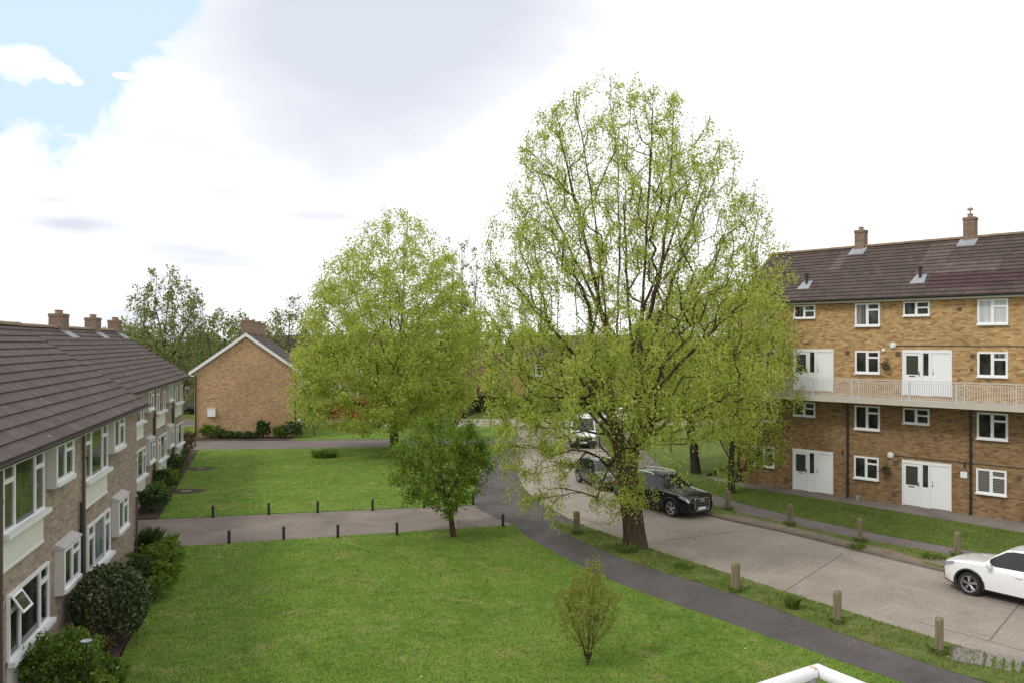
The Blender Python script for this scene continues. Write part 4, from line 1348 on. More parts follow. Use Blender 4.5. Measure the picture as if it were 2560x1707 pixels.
def gutter(parent, u0, u1, y, z, r=0.06, mat="gutter"):
    b = MB()
    k = 6
    pts = [(y - r * math.cos(math.pi * j / k), z - r * math.sin(math.pi * j / k)) for j in range(k + 1)]
    for (ya, za), (yb, zb) in zip(pts[:-1], pts[1:]):
        b.face([(u0, ya, za), (u0, yb, zb), (u1, yb, zb), (u1, ya, za)])
        b.face([(u0, ya, za - 0.0), (u1, ya, za), (u1, yb, zb), (u0, yb, zb)])
    b.box(u0, u1, y - r - 0.006, y - r + 0.006, z - 0.015, z + 0.012)
    return b.build("gutter", mat, parent)


def downpipe(parent, u, z0, z1, y=-0.07, r=0.04, mat="pipe", kick=0.0, shoe=True):
    b = MB()
    pts = [(u, y, z1)]
    if kick:
        pts = [(u, -0.33, z1 + 0.02), (u, -0.30, z1 - 0.15), (u, y, z1 - 0.42)]
    pts += [(u, y, z0 + 0.12)]
    if shoe:
        pts += [(u, y - 0.10, z0 + 0.02)]
    b.tube(pts, r, 8)
    z = z0 + 0.8
    while z < z1 - 0.5:
        b.lathe([(r, -0.04), (r + 0.012, -0.04), (r + 0.012, 0.04), (r, 0.04)], 8, c=(u, y, z))
        z += 1.9
    return b.build("downpipe", mat, parent, smooth=True)


def place_frame(name, label, origin, d, cat="building", group=None):
    return thing(name, label, cat, (origin[0], origin[1], 0), math.atan2(d[1], d[0]), group)


# ---- left blocks (two storeys)
def big_window(p, u0, z0, z1, panel, mats=("pane",) * 5, w=2.75):
    return window(p, u0, u0 + w, z0, z1, big_lights(w, z1 - z0), mats, d=0.06, panel=panel, sill=0.13, sill_h=0.09, sill_over=0.08, sill_mat="whitewood")


def oriel(p, u0, u1, z0, z1, depth=0.2, felt=True, mats=("pane",) * 3):
    """boxed-out small window"""
    w, h = u1 - u0, z1 - z0
    o = window(p, u0, u1, z0, z1, std_lights(w, h, 0.09, 0.1, 0.68, 0.08), mats, d=0.02, y=-depth, sill=0.05, sill_h=0.09, sill_mat="whitewood", sill_over=0.0)
    b = MB()
    b.box(u0 - 0.02, u1 + 0.02, -depth + 0.05, 0.02, z0 - 0.12, z1 + 0.02)
    for q0, q1 in ((u0 - 0.022, u0 + 0.02), (u1 - 0.02, u1 + 0.022)):
        b.box(q0, q1, -depth - 0.012, -depth + 0.049, z0 - 0.118, z1 + 0.018)
    b.build("surround", "greyboard", o)
    if not felt:
        return o
    b = MB()
    b.face([(u0 - 0.05, -depth - 0.05, z1 + 0.032), (u1 + 0.05, -depth - 0.05, z1 + 0.032), (u1 + 0.05, 0.0, z1 + 0.14), (u0 - 0.05, 0.0, z1 + 0.14)])
    b.face([(u0 - 0.05, -depth - 0.05, z1 + 0.0), (u1 + 0.05, -depth - 0.05, z1 + 0.0), (u1 + 0.05, -depth - 0.05, z1 + 0.032), (u0 - 0.05, -depth - 0.05, z1 + 0.032)])
    for u in (u0 - 0.05, u1 + 0.05):
        b.face([(u, -depth - 0.05, z1), (u, -depth - 0.05, z1 + 0.032), (u, 0, z1 + 0.14), (u, 0, z1)])
    b.face([(u0 - 0.05, -depth - 0.05, z1), (u0 - 0.05, 0, z1), (u1 + 0.05, 0, z1), (u1 + 0.05, -depth - 0.05, z1)])
    b.build("hood", "felt", o)
    return o


LD = (-0.247, 0.969)
DEP = 7.8
b1 = place_frame("terrace_block", "nearer grey-brown brick block at left with brown tiled roof and cream panels", (-13.6, 30.0), LD)
w = MB(); wall_prism(w, -26.0, 0.0, DEP, 5.5, 8.2)
w.build("wall", "brick_left", b1)
roof(b1, -26.2, 0.16, DEP, 5.5, 8.33, 0.38, 14)
gutter(b1, -26.2, 0.12, -0.43, 5.47)
f = MB(); f.box(-26.0, 0.0, -0.34, -0.315, 5.34, 5.5); f.box(-26.0, 0.0, -0.314, -0.003, 5.36, 5.38)
f.build("fascia", "greyboard", b1)
for ub in (-20.4, -14.05, -7.6):
    big_window(b1, ub, 3.92, 5.32, 3.2)
    o = big_window(b1, ub + 0.35, 1.27, 2.62, 0.55, mats=("pane", "pane", "pane_net", "pane", "pane") if ub > -9 else ("pane",) * 5)
for ub in (-17.35, -10.95, -4.72):
    oriel(b1, ub, ub + 1.55, 4.42, 5.36, felt=False)
    oriel(b1, ub + 0.65, ub + 2.15, 1.72, 2.72)
# the open top light of the window above the corner bush
b = MB()
for (a, c, e, g2) in ((0, 0.05, 0, 0.42), (0.55, 0.6, 0, 0.42), (0.05, 0.55, 0, 0.05), (0.05, 0.55, 0.37, 0.42)):
    b.box(a, c, -0.03, 0.0, e - 0.42, g2 - 0.42)
ov = b.build("top_vent", "white", b1, loc=(-13.66, -0.07, 2.58))
ov.rotation_euler = (R(-32), 0, 0)
ov["label"] = "open top light tilted outward"
p = MB(); p.face([(0.05, -0.015, -0.37), (0.55, -0.015, -0.37), (0.55, -0.015, -0.05), (0.05, -0.015, -0.05)])
p.build("pane", "pane", ov)
downpipe(b1, -8.05, 0.0, 3.45, r=0.045)
downpipe(b1, -14.45, 0.0, 3.4, r=0.045)
downpipe(b1, -0.35, 0.0, 2.2, r=0.04, mat="pipebrown")
downpipe(b1, -7.75, 0.0, 5.4, r=0.04, mat="pipebrown", y=-0.06)
downpipe(b1, -14.2, 0.0, 5.4, r=0.04, mat="pipebrown", y=-0.06)
chimney(b1, -9.0, DEP, 8.33, 0.95, 0.6, 9.05, flash=True)

OFF2 = 1.55
o2 = (-13.6 - OFF2 * 0.969, 30.0 - OFF2 * 0.247)
b2 = place_frame("terrace_block", "farther grey-brown brick block set back behind the first with three chimneys", o2, LD)
w = MB(); wall_prism(w, 0.02, 24.3, DEP, 5.52, 8.25)
w.build("wall", "brick_left", b2)
roof(b2, 0.2, 24.6, DEP, 5.53, 8.40, 0.38, 14)
gutter(b2, 0.2, 24.6, -0.43, 5.5)
f = MB(); f.box(0.2, 24.4, -0.34, -0.315, 5.37, 5.53); f.box(0.2, 24.4, -0.314, -0.003, 5.39, 5.41)
f.build("fascia", "greyboard", b2)
for ub in (1.1, 7.5, 14.0, 20.6):
    big_window(b2, ub, 4.0, 5.33, 3.27)
    if ub > 3:
        big_window(b2, ub + 0.5, 1.4, 2.72, 0.6)
for ub in (4.3, 10.6, 17.0):
    oriel(b2, ub, ub + 1.5, 4.45, 5.38, felt=False)
    if ub > 5:
        oriel(b2, ub + 0.3, ub + 1.8, 1.85, 2.95)
d = MB(); d.box(2.0, 2.95, -0.05, 0.01, 0.0, 2.1)
o = d.build("door", "whitewood", b2)
d = MB(); d.box(2.15, 2.8, -0.058, -0.05, 1.1, 1.95); d.build("pane", "pane_door", o)
for u in (6.9, 13.0, 19.4):
    downpipe(b2, u, 0.0, 3.9, r=0.045)
    downpipe(b2, u + 0.25, 0.0, 5.4, r=0.04, mat="pipebrown", y=-0.06)
for u in (11.3, 18.0, 24.0):
    chimney(b2, u - (0.4 if u > 20 else 0), DEP, 8.40, 1.15, 0.6, 9.06, pots=2)

# ---- gabled house across the far path
gd = (-0.21, 0.978)
go = (-17.75, 68.2)
b3 = place_frame("gable_house", "buff brick house showing its gable end with white bargeboards and white meter box", go, gd, "house")
GD, GL = 7.95, 15.0
w = MB(); wall_prism(w, 0.0, GL, GD, 5.4, 8.3)
w.build("wall", "brick_gable", b3)
roof(b3, -0.16, GL + 0.16, GD, 5.32, 8.42, 0.4, 14)
gutter(b3, -0.16, GL + 0.16, -0.45, 5.3)
# bargeboards on both gables
for u, s in ((-0.17, -1), (GL + 0.17, 1)):
    bb = MB()
    for ya, yb in ((-0.42, GD / 2), (GD + 0.42, GD / 2)):
        x0, x1 = (u - 0.035, u - 0.003) if s < 0 else (u + 0.003, u + 0.035)
        for x in (x0, x1):
            bb.face([(x, ya, 5.02), (x, ya, 5.30), (x, yb, 8.44), (x, yb, 8.15)])
        bb.face([(x0, ya, 5.02), (x1, ya, 5.02), (x1, yb, 8.15), (x0, yb, 8.15)])
        bb.face([(x0, ya, 5.30), (x1, ya, 5.30), (x1, yb, 8.44), (x0, yb, 8.44)])
        bb.face([(x0, ya, 5.02), (x0, ya, 5.30), (x1, ya, 5.30), (x1, ya, 5.02)])
        ye = 0.02 if ya < 0 else GD - 0.02
        bb.box(x0, 0.02 if s < 0 else GL - 0.02, min(ya, ye), max(ya, ye), 4.98, 5.05)
    bb.build("bargeboard", "whitewood", b3)
m = MB(); m.box(-0.2, 0.01, GD - 1.62, GD - 1.02, 1.72, 2.38); m.box(-0.225, -0.2, GD - 1.66, GD - 0.98, 2.38, 2.42)
m.build("meter_box", "white", b3)
dp = MB(); dp.tube([(-0.06, GD - 0.1, 5.0), (-0.06, GD - 0.1, 0.1)], 0.045, 8); dp.build("downpipe", "pipe", b3, smooth=True)
dp = MB(); dp.tube([(-0.06, 0.12, 5.0), (-0.06, 0.12, 0.1)], 0.045, 8); dp.build("downpipe", "pipe", b3, smooth=True)
for u in (1.0, 6.5, 12.5):
    chimney(b3, u, GD, 8.42, 0.9, 0.95, 9.5, pots=2, below=1.0, flash=False)
for ub in (1.0, 6.0, 10.5):
    big_window(b3, ub, 3.9, 5.2, 3.2)
    big_window(b3, ub, 1.1, 2.5, 0.5)

# ---- distant rows facing the camera
def far_row(label, origin, d, L, brickm, porches=True, mi=0):
    b = place_frame("house_row", label, origin, d, "house row", "distant rows of brick houses")
    w = MB(); wall_prism(w, 0, L, 8.0, 5.4, 8.3)
    w.build("wall", brickm, b)
    roof(b, -0.15, L + 0.15, 8.0, 5.42, 8.45, 0.38, 10, mats=("tile_right", "ridge"))
    gutter(b, -0.15, L + 0.15, -0.43, 5.4)
    u = 0.9
    k = 0
    while u + 5 < L:
        for z0, z1 in ((3.5, 4.9), (0.9, 2.35)):
            window(b, u, u + 2.2, z0, z1, std_lights(2.2, z1 - z0, 0.1, 0.16, 0.68, 0.1), ("pane",) * 3, d=0.06, sill=0.08)
        window(b, u + 3.2, u + 4.3, 3.7, 4.8, std_lights(1.1, 1.1), ("pane",) * 3, d=0.05)
        dd = MB(); dd.box(u + 3.3, u + 4.2, -0.05, 0.01, 0.0, 2.1)
        o = dd.build("door", "whitewood", b)
        dd = MB(); dd.box(u + 3.45, u + 4.05, -0.058, -0.05, 1.1, 1.9); dd.build("pane", "pane_door", o)
        if porches:
            pc = MB(); pc.box(u + 2.7, u + 4.8, -1.0, 0.01, 2.55, 2.8)
            pc.build("porch_canopy", "white", b)
            pp = MB(); pp.tube([(u + 2.8, -0.92, -0.1), (u + 2.8, -0.92, 2.55)], 0.05, 6); pp.tube([(u + 4.7, -0.92, -0.1), (u + 4.7, -0.92, 2.55)], 0.05, 6)
            pp.build("porch_post", "whitewood", b)
        chimney(b, u + 2.7, 8.0, 8.45, 0.9, 0.7, 9.3, pots=2, flash=False)
        u += 6.2
    return b


far_row("distant brick row with white porches right of the gabled house", (-29.5, 101.5), (0.985, 0.17), 26.0, "brick_gable")
far_row("distant brick row with white windows straight behind the tall lime", (1.0, 103.0), (0.99, 0.12), 20.0, "brick_right", porches=False)

# ---- tall flats at right (four storeys with access balcony)
RD = (0.678, -0.735)
b4 = place_frame("flats", "four storey buff brick flats at right with balcony walkway and white doors", (12.5, 45.9), RD, "building")
RL, RDEP, RE, RR = 25.0, 8.0, 9.83, 12.85
w = MB(); wall_prism(w, 0.0, RL, RDEP, RE, RR - 0.12, z0=4.92)
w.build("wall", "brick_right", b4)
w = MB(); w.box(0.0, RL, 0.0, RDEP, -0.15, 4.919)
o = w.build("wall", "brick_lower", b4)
o["label"] = "browner brickwork below the walkway"
PITCH = 0.70
roof(b4, -0.2, RL + 0.2, RDEP, RE, RR, 0.36, 16, mats=("tile_right", "ridge", "tile_new", "tile_pale"),
     special=[(9.85, RL, 2, 6, 2), (8.9, 10.1, 6, 15, 3), (10.1, 12.6, 6, 9, 3), (4.2, 4.75, 9, 15, 3)])
gutter(b4, -0.2, RL + 0.2, -0.41, RE - 0.03)
f = MB(); f.box(-0.1, RL, -0.34, -0.315, RE - 0.17, RE - 0.01); f.box(-0.1, RL, -0.314, -0.003, RE - 0.15, RE - 0.13)
f.build("fascia", "fascia", b4)
for u, top, cw in ((5.12, 13.75, False), (10.57, 13.85, True), (16.1, 13.8, False), (21.6, 13.8, False)):
    chimney(b4, u, RDEP, RR, 0.52, 0.46, top, pots=1, cowl=cw, below=0.8)
for u in (3.55, 9.35, 15.1):
    v = MB()
    yy = 1.0
    zb = RE + (yy + 0.36) * 0.695
    v.lathe([(0.07, -0.1), (0.07, 0.42), (0.11, 0.43), (0.11, 0.58), (0, 0.6)], 10, c=(u, yy, zb))
    o = v.build("roof_vent", "black", b4, smooth=True)
    v = MB(); v.face([(u - 0.34, yy - 0.42, zb - 0.25), (u + 0.34, yy - 0.42, zb - 0.25), (u + 0.24, yy + 0.22, zb + 0.2), (u - 0.24, yy + 0.22, zb + 0.2)])
    v.face([(u - 0.34, yy - 0.42, zb - 0.25), (u + 0.34, yy - 0.42, zb - 0.25), (u + 0.34, yy - 0.42, zb - 0.29), (u - 0.34, yy - 0.42, zb - 0.29)])
    v.build("flashing", "lead", o)


def wstd(u0, u1, z0, z1, mats=("pane",) * 3, small=False, label=None):
    w_, h_ = u1 - u0, z1 - z0
    return window(b4, u0, u1, z0, z1, small_lights(w_, h_) if small else std_lights(w_, h_), mats, d=0.055, label=label)


PC, PH, PB = "pane_curtain", "pane_half", "pane_blind"
per = [(0.0, 0.0), (5.55, 0.0), (11.15, 0.0), (16.7, 0.0)]
for base in (-4.5, 1.1, 6.65, 12.2, 17.75):
    if base < 0:
        continue
    big = base > 0
    top = ("pane", "pane", "pane")
    if abs(base - 12.2) < 0.1: top = (PC, PC, PC)
    if abs(base - 6.65) < 0.1: top = (PH, "pane", "pane")
    wstd(base, base + 1.23, 8.5, 9.62, top, label="curtained window" if top[0] == PC else None)
    wstd(base, base + 1.22, 6.2, 7.3, ("pane", "pane", PH) if base > 12 else ("pane",) * 3)
    wstd(base - 0.02, base + 1.22, 3.45, 4.62)
    gm = ("pane",) * 3
    random.seed(int(base * 10))
    if abs(base - 12.2) < 0.1: gm = (PB, PB, PB)
    if base < 2: gm = (PH, PH, "pane")
    wstd(base - 0.05, base + 1.17, 1.03, 2.12, gm, label="window with blinds" if gm[0] == PB else None)
for base in (3.38, 8.98, 14.6, 20.2):
    wstd(base, base + 1.19, 8.95, 9.62, small=True)
    wstd(base - 0.01, base + 1.18, 3.9, 4.62, small=True)


def door_set(u0, z0, opened=False):
    h = 2.12
    fr = MB()
    # frame members
    fr.box(u0, u0 + 2.2, -0.055, 0.01, z0 + h - 0.13, z0 + h + 0.02)
    fr.box(u0, u0 + 0.07, -0.055, 0.01, z0, z0 + h - 0.131)
    fr.box(u0 + 0.83, u0 + 0.90, -0.055, 0.01, z0, z0 + h - 0.131)
    fr.box(u0 + 1.22, u0 + 1.30, -0.055, 0.01, z0, z0 + h - 0.131)
    fr.box(u0 + 2.13, u0 + 2.2, -0.055, 0.01, z0, z0 + h - 0.131)
    fr.build("door_frame", "white", b4)
    d = MB()
    d.box(u0 + 0.075, u0 + 0.825, -0.035, 0.01, z0 + 0.02, z0 + 0.98)
    d.box(u0 + 0.075, u0 + 0.17, -0.035, 0.01, z0 + 0.981, z0 + h - 0.14)
    d.box(u0 + 0.72, u0 + 0.825, -0.035, 0.01, z0 + 0.981, z0 + h - 0.14)
    d.box(u0 + 0.171, u0 + 0.719, -0.035, 0.01, z0 + 1.87, z0 + h - 0.14)
    d.box(u0 + 0.2, u0 + 0.7, -0.042, -0.036, z0 + 0.2, z0 + 0.85)
    o = d.build("door", "white", b4)
    g_ = MB(); g_.box(u0 + 0.171, u0 + 0.719, -0.012, 0.008, z0 + 0.981, z0 + 1.869)
    g_.build("pane", "pane_door", o)
    hd = MB(); hd.box(u0 + 0.745, u0 + 0.79, -0.055, -0.036, z0 + 0.93, z0 + 1.16); hd.box(u0 + 0.66, u0 + 0.78, -0.075, -0.056, z0 + 1.05, z0 + 1.08)
    hd.build("handle", "chrome", o)
    lb = MB(); lb.box(u0 + 0.3, u0 + 0.58, -0.044, -0.036, z0 + 0.88, z0 + 0.93); lb.build("letter_plate", "black", o)
    s = MB()
    s.box(u0 + 0.905, u0 + 1.215, -0.035, 0.01, z0 + 0.0, z0 + 0.95)
    s.box(u0 + 0.905, u0 + 0.94, -0.035, 0.01, z0 + 0.951, z0 + h - 0.14)
    s.box(u0 + 1.18, u0 + 1.215, -0.035, 0.01, z0 + 0.951, z0 + h - 0.14)
    o = s.build("side_light", "white", b4)
    g_ = MB(); g_.box(u0 + 0.941, u0 + 1.179, -0.012, 0.008, z0 + 0.951, z0 + h - 0.14)
    g_.build("pane", "pane", o)
    st = MB(); st.box(u0 + 1.305, u0 + 2.125, -0.03, 0.01, z0 + 0.02, z0 + h - 0.14)
    o = st.build("store_door", "white", b4)
    hd = MB(); hd.box(u0 + 1.36, u0 + 1.40, -0.045, -0.031, z0 + 1.0, z0 + 1.12); hd.box(u0 + 1.36, u0 + 1.40, -0.045, -0.031, z0 + 1.2, z0 + 1.25)
    hd.build("handle", "chrome", o)


for u in (3.32, 8.92, 14.5, 20.1):
    door_set(u, 0.03)
    door_set(u + 0.02, 5.22)
# balcony walkway
BW = 1.2
s = MB(); s.box(2.2, RL, -BW, -0.002, 4.80, 5.03)
sl = s.build("balcony_slab", "concrete_edge", b4)
s = MB(); s.box(2.2, RL, -BW - 0.006, -BW + 0.05, 5.031, 5.06); s.build("edge_trim", "railgrey", sl)
rl_ = MB()
y = -BW + 0.08
rl_.box(2.2, RL, y - 0.025, y + 0.025, 5.93, 5.965)
rl_.box(2.2, RL, y - 0.012, y + 0.012, 5.84, 5.86)
rl_.box(2.2, RL, y - 0.012, y + 0.012, 5.13, 5.15)
u = 2.25
while u < RL:
    rl_.box(u - 0.012, u + 0.012, y - 0.011, y + 0.011, 5.151, 5.839)
    u += 0.1
u = 2.3
while u < RL:
    for q in (0, 0.34):
        rl_.box(u + q - 0.022, u + q + 0.022, y - 0.021, y + 0.021, 5.04, 5.929)
    u += 2.35
for x in (2.2,):
    rl_.box(x - 0.02, x + 0.02, y + 0.026, -0.01, 5.93, 5.965)
    rl_.box(x - 0.012, x + 0.012, y + 0.026, -0.01, 5.13, 5.15)
    v = y + 0.11
    while v < -0.03:
        rl_.box(x - 0.008, x + 0.008, v - 0.008, v + 0.008, 5.151, 5.929)
        v += 0.105
rl_.build("railing", "railgrey", b4)
for u in (6.28, 11.93, 17.5, 23.0):
    downpipe(b4, u, 0.0, 4.79, r=0.05)
    downpipe(b4, u - 0.25, 1.95, 2.35, r=0.03, shoe=False)
downpipe(b4, -0.09 + 0.16, 0.0, 9.6, r=0.045)
for z, u0, u1 in ((7.55, 8.62, RL), (2.32, 8.5, RL)):
    c = MB(); c.tube([(u0, -0.025, z), (u1, -0.025, z)], 0.018, 6); c.build("cable_conduit", "pipe", b4)
for u, z in ((8.48, 7.55), (8.37, 2.30), (19.6, 7.55), (19.5, 2.3)):
    c = MB(); c.lathe([(0.0, -0.1), (0.10, -0.095), (0.14, -0.06), (0.15, -0.02), (0.16, 0.0)], 20, axis="y", c=(u, -0.002, z))
    c.build("wall_lamp", "lamp", b4, smooth=True)
c = MB(); c.box(7.98, 8.12, -0.06, -0.001, 7.28, 7.42); c.build("door_number_plaque", "white", b4)
for u, z, s_ in ((6.25, 7.18, 0.11), (8.72, 7.16, 0.11), (12.0, 7.1, 0.1), (11.45, 9.2, 0.09), (3.0, 2.0, 0.11), (2.95, 0.45, 0.13), (8.62, 1.98, 0.12), (8.55, 0.45, 0.12), (11.05, 4.15, 0.08), (13.85, 1.85, 0.1), (10.4, 3.3, 0.07), (11.95, 6.5, 0.07)):
    c = MB(); c.box(u - s_, u + s_, -0.012, -0.001, z - s_, z + s_)
    for q in range(4):
        zz = z - s_ + (q + 0.5) * s_ / 2
        c.box(u - s_ * 0.85, u + s_ * 0.85, -0.02, -0.0121, zz - s_ * 0.1, zz + s_ * 0.1)
    c.build("air_brick", "vent", b4)
c = MB(); c.box(11.5, 11.78, -0.05, -0.001, 1.62, 1.9); c.build("meter_box", "white", b4)
c = MB(); c.box(3.95, 4.2, -0.1, -0.001, 7.72, 7.76); c.build("security_light", "white", b4)
# doormat kerb step under the doors
for u in (3.32, 8.92, 14.5):
    s = MB(); s.box(u - 0.1, u + 2.3, -0.35, -0.003, -0.1, 0.022); s.build("door_step", "apron", b4)


def local(frame, u, y, z):
    a = frame.rotation_euler[2]
    return (frame.location.x + u * math.cos(a) - y * math.sin(a), frame.location.y + u * math.sin(a) + y * math.cos(a), z)


def basket(label, u, z):
    loc = local(b4, u, -0.22, z)
    root = thing("hanging_basket", label, "hanging basket", loc, 0, "hanging baskets on the flats")
    b = MB()
    b.lathe([(0.0, -0.2), (0.1, -0.18), (0.16, -0.1), (0.17, 0.0)], 14)
    b.build("basket", "vent", root, smooth=True)
    b = MB()
    wy = local(b4, u, -0.003, z)
    dx, dy = wy[0] - loc[0], wy[1] - loc[1]
    b.tube([(dx, dy, 0.35), (0, 0, 0.35), (0, 0, 0.05)], 0.01, 5)
    b.build("bracket", "black", root)
    P = rng.normal(0, 0.11, (260, 3)) + np.array([0, 0, 0.02])
    leaves(P, 0.06, "basket", "foliage", root)


basket("dark hanging basket beside the upper white door on the walkway", 8.22, 6.6)
basket("dark hanging basket beside the ground floor window left of the white doors", 8.2, 1.62)
basket("green hanging ball of leaves at the right edge of the flats", 14.45, 1.4)
basket("small hanging plant left of the first walkway door", 3.0, 7.15)

# terracotta pots by the flats, right edge
for k, (u, lab) in enumerate(((14.35, "terracotta pot with plant by the flats wall at the right edge"), (14.75, "second terracotta pot right of the first against the flats wall"))):
    loc = local(b4, u, -0.4, 0.006)
    root = thing("plant_pot", lab, "plant pot", loc, 0, "terracotta pots by the flats")
    b = MB(); b.lathe([(0.0, 0.0), (0.13, 0.0), (0.18, 0.28), (0.2, 0.28), (0.2, 0.34), (0.16, 0.34), (0.15, 0.3), (0, 0.3)], 16)
    b.build("pot", plain("terracotta", (0.34, 0.12, 0.06), 0.8, var=0.2) if k == 0 else bpy.data.materials["terracotta"], root, smooth=True)
    P = rng.normal(0, 0.1, (160, 3)) * np.array([1, 1, 1.2]) + np.array([0, 0, 0.5])
    leaves(P, 0.07, "mid_leaf", "foliage", root)
# small items on the ground by the flats
loc = local(b4, 6.9, -0.35, 0.006)
root = thing("watering_can", "small grey watering can beside the black drainpipe", "watering can", loc, 0.4)
b = MB(); b.lathe([(0.0, 0.0), (0.11, 0.0), (0.1, 0.22), (0.07, 0.25), (0, 0.25)], 14); b.build("body", "steel_grey", root, smooth=True)
b = MB(); b.tube([(0.1, 0, 0.06), (0.25, 0, 0.24)], [0.025, 0.015], 8); b.build("spout", "steel_grey", root, smooth=True)
b = MB(); b.tube([(-0.1, 0, 0.05), (-0.19, 0, 0.14), (-0.12, 0, 0.26), (0, 0, 0.3), (0.07, 0, 0.25)], 0.011, 6); b.build("handle", "steel_grey", root, smooth=True)

# ------------------------------------------------------------------ posts and bollards
def bollard_proto():
    root = thing("bollard", "x", "bollard", (0, 0, 0), 0, "black bollards along the brown path")
    b = MB(); b.lathe([(0.0, 0.0), (0.058, 0.0), (0.058, 0.50), (0.05, 0.53), (0.0, 0.55)], 14)
    b.build("post", "black", root, smooth=True)
    b = MB(); b.lathe([(0.0581, 0.40), (0.062, 0.405), (0.062, 0.435), (0.0581, 0.44)], 14)
    b.build("band", "gutter", root, smooth=True)
    return root


far = [(-13.2, 36.55), (-10.9, 37.1), (-8.8, 37.5), (-6.4, 38.0), (-4.1, 38.65), (-1.85, 39.3)]
near = [(-10.85, 31.75), (-8.93, 32.38), (-6.88, 32.72), (-4.6, 33.1), (-0.38, 34.75)]
ordn = ["first", "second", "third", "fourth", "fifth", "sixth"]
proto = None
for row, nm in ((far, "far"), (near, "near")):
    for k, (x, y) in enumerate(row):
        if proto is None:
            proto = bollard_proto(); c = proto
        else:
            c = copy_tree(proto)
        c.location = (x, y, 0.0)
        where = ordn[k] if k < len(row) - 1 else "last"
        c["label"] = f"{where} black bollard from the left on the {nm} edge of the brown path"

def post_proto():
    root = thing("wooden_post", "x", "wooden post", (0, 0, 0), 0, "weathered wooden posts on the verges")
    b = MB()
    s_ = 0.098
    b.box(-s_, s_, -s_, s_, -0.1, 0.84)
    t = [(-s_, -s_, 0.84), (s_, -s_, 0.84), (s_, s_, 0.84), (-s_, s_, 0.84)]
    q = [(-s_ * .6, -s_ * .6, 0.90), (s_ * .6, -s_ * .6, 0.90), (s_ * .6, s_ * .6, 0.90), (-s_ * .6, s_ * .6, 0.90)]
    for i in range(4):
        j = (i + 1) % 4
        b.face([t[i], t[j], q[j], q[i]])
    b.face(q)
    b.build("post", "post", root)
    P = np.stack([rng.normal(0, 0.13, 150), rng.normal(0, 0.13, 150), rng.uniform(0.02, 0.16, 150)], 1)
    o = leaves(P, 0.13, "blade", "grass", root, aspect=0.25, up=0.0); o["kind"] = "stuff"
    return root


posts = [(2.62, 33.44, "wooden post at the pointed end of the verge left of the lime trunk"), (6.94, 25.69, "first wooden post right of the big lime on the near verge"),
         (8.96, 22.82, "second wooden post right of the big lime on the near verge"), (10.62, 20.59, "wooden post nearest the bottom right corner, beside the concrete cover"),
         (9.95, 38.1, "wooden post beside the bonnet of the black parked car"), (11.75, 34.95, "wooden post across the road between black and white cars, nearer the black one"),
         (13.5, 32.1, "wooden post across the road midway along the grass before the flats"), (16.05, 29.85, "wooden post just behind the nose of the white car")]
proto = None
for k, (x, y, lab) in enumerate(posts):
    if proto is None:
        proto = post_proto(); c = proto
    else:
        c = copy_tree(proto)
    c.location = (x, y, 0.01)
    c.rotation_euler = (random.uniform(-0.03, 0.03), random.uniform(-0.04, 0.02), R(-33) + random.uniform(-0.2, 0.2))
    c["label"] = lab

# weeds on the near verge
for x, y, r, h, lab in ((8.15, 24.05, 0.28, 0.4, "dark weed clump at the road edge between two wooden posts"), (5.9, 28.4, 0.6, 0.2, "grassy clump on the verge just right of the lime trunk"),
                        (4.2, 30.6, 0.6, 0.32, "grassy tuft at the foot of the big lime trunk"), (13.0, 31.2, 0.6, 0.15, "grassy clump by the dirt patch across the road"), (15.1, 29.6, 0.7, 0.17, "rough grass clump left of the white car")):
    strappy("weed_clump", lab, (x, y, 0.01), r, h, 150, "blade", group="weed clumps on the verges")

# covers set in the ground
def cover(label, x, y, rz, w, l, z, soil=None):
    root = thing("inspection_cover", label, "inspection cover", (x, y, z), rz, "inspection covers")
    b = MB(); b.box(-w / 2, w / 2, -l / 2, l / 2, -0.05, 0.012); b.build("cover", "coverplate", root)
    b = MB()
    for (a0, a1, c0, c1) in ((-w / 2 - 0.06, w / 2 + 0.06, -l / 2 - 0.06, -l / 2 - 0.002), (-w / 2 - 0.06, w / 2 + 0.06, l / 2 + 0.002, l / 2 + 0.06), (-w / 2 - 0.06, -w / 2 - 0.002, -l / 2 - 0.001, l / 2 + 0.001), (w / 2 + 0.002, w / 2 + 0.06, -l / 2 - 0.001, l / 2 + 0.001)):
        b.box(a0, a1, c0, c1, -0.05, 0.008)
    b.build("frame", "joint", root)


x, y = G(2418, 1640)
cover("concrete inspection cover in the verge beside the last wooden post", x, y, R(-33), 0.62, 1.0, 0.02)
for (px, py, lab) in ((465, 1228, "inspection cover ringed by bare soil nearer on the middle lawn"), (502, 1171, "inspection cover ringed by bare soil farther on the middle lawn")):
    x, y = G(px, py)
    cover(lab, x, y, R(14), 0.42, 0.3, 0.03)
    slab("soil", [(x + 0.95 * math.cos(a) * (1 + 0.15 * math.sin(3 * a)), y + 0.75 * math.sin(a)) for a in np.linspace(0, 6.0, 18)], 0.024, "soil", z0=0.0)
# ribbed paving next to the concrete cover
x, y = G(2508, 1655)
pv = MB()
for k in range(8):
    pv.box(-0.75 + k * 0.2, -0.62 + k * 0.2, -0.55, 0.55, -0.04, 0.015)
o = pv.build("grass_paver", "coverplate", None, loc=(x, y, 0.016))
o.rotation_euler = (0, 0, R(-33))
setp(o, "ribbed grass paving slab in the bottom right corner of the verge", "paving slab")

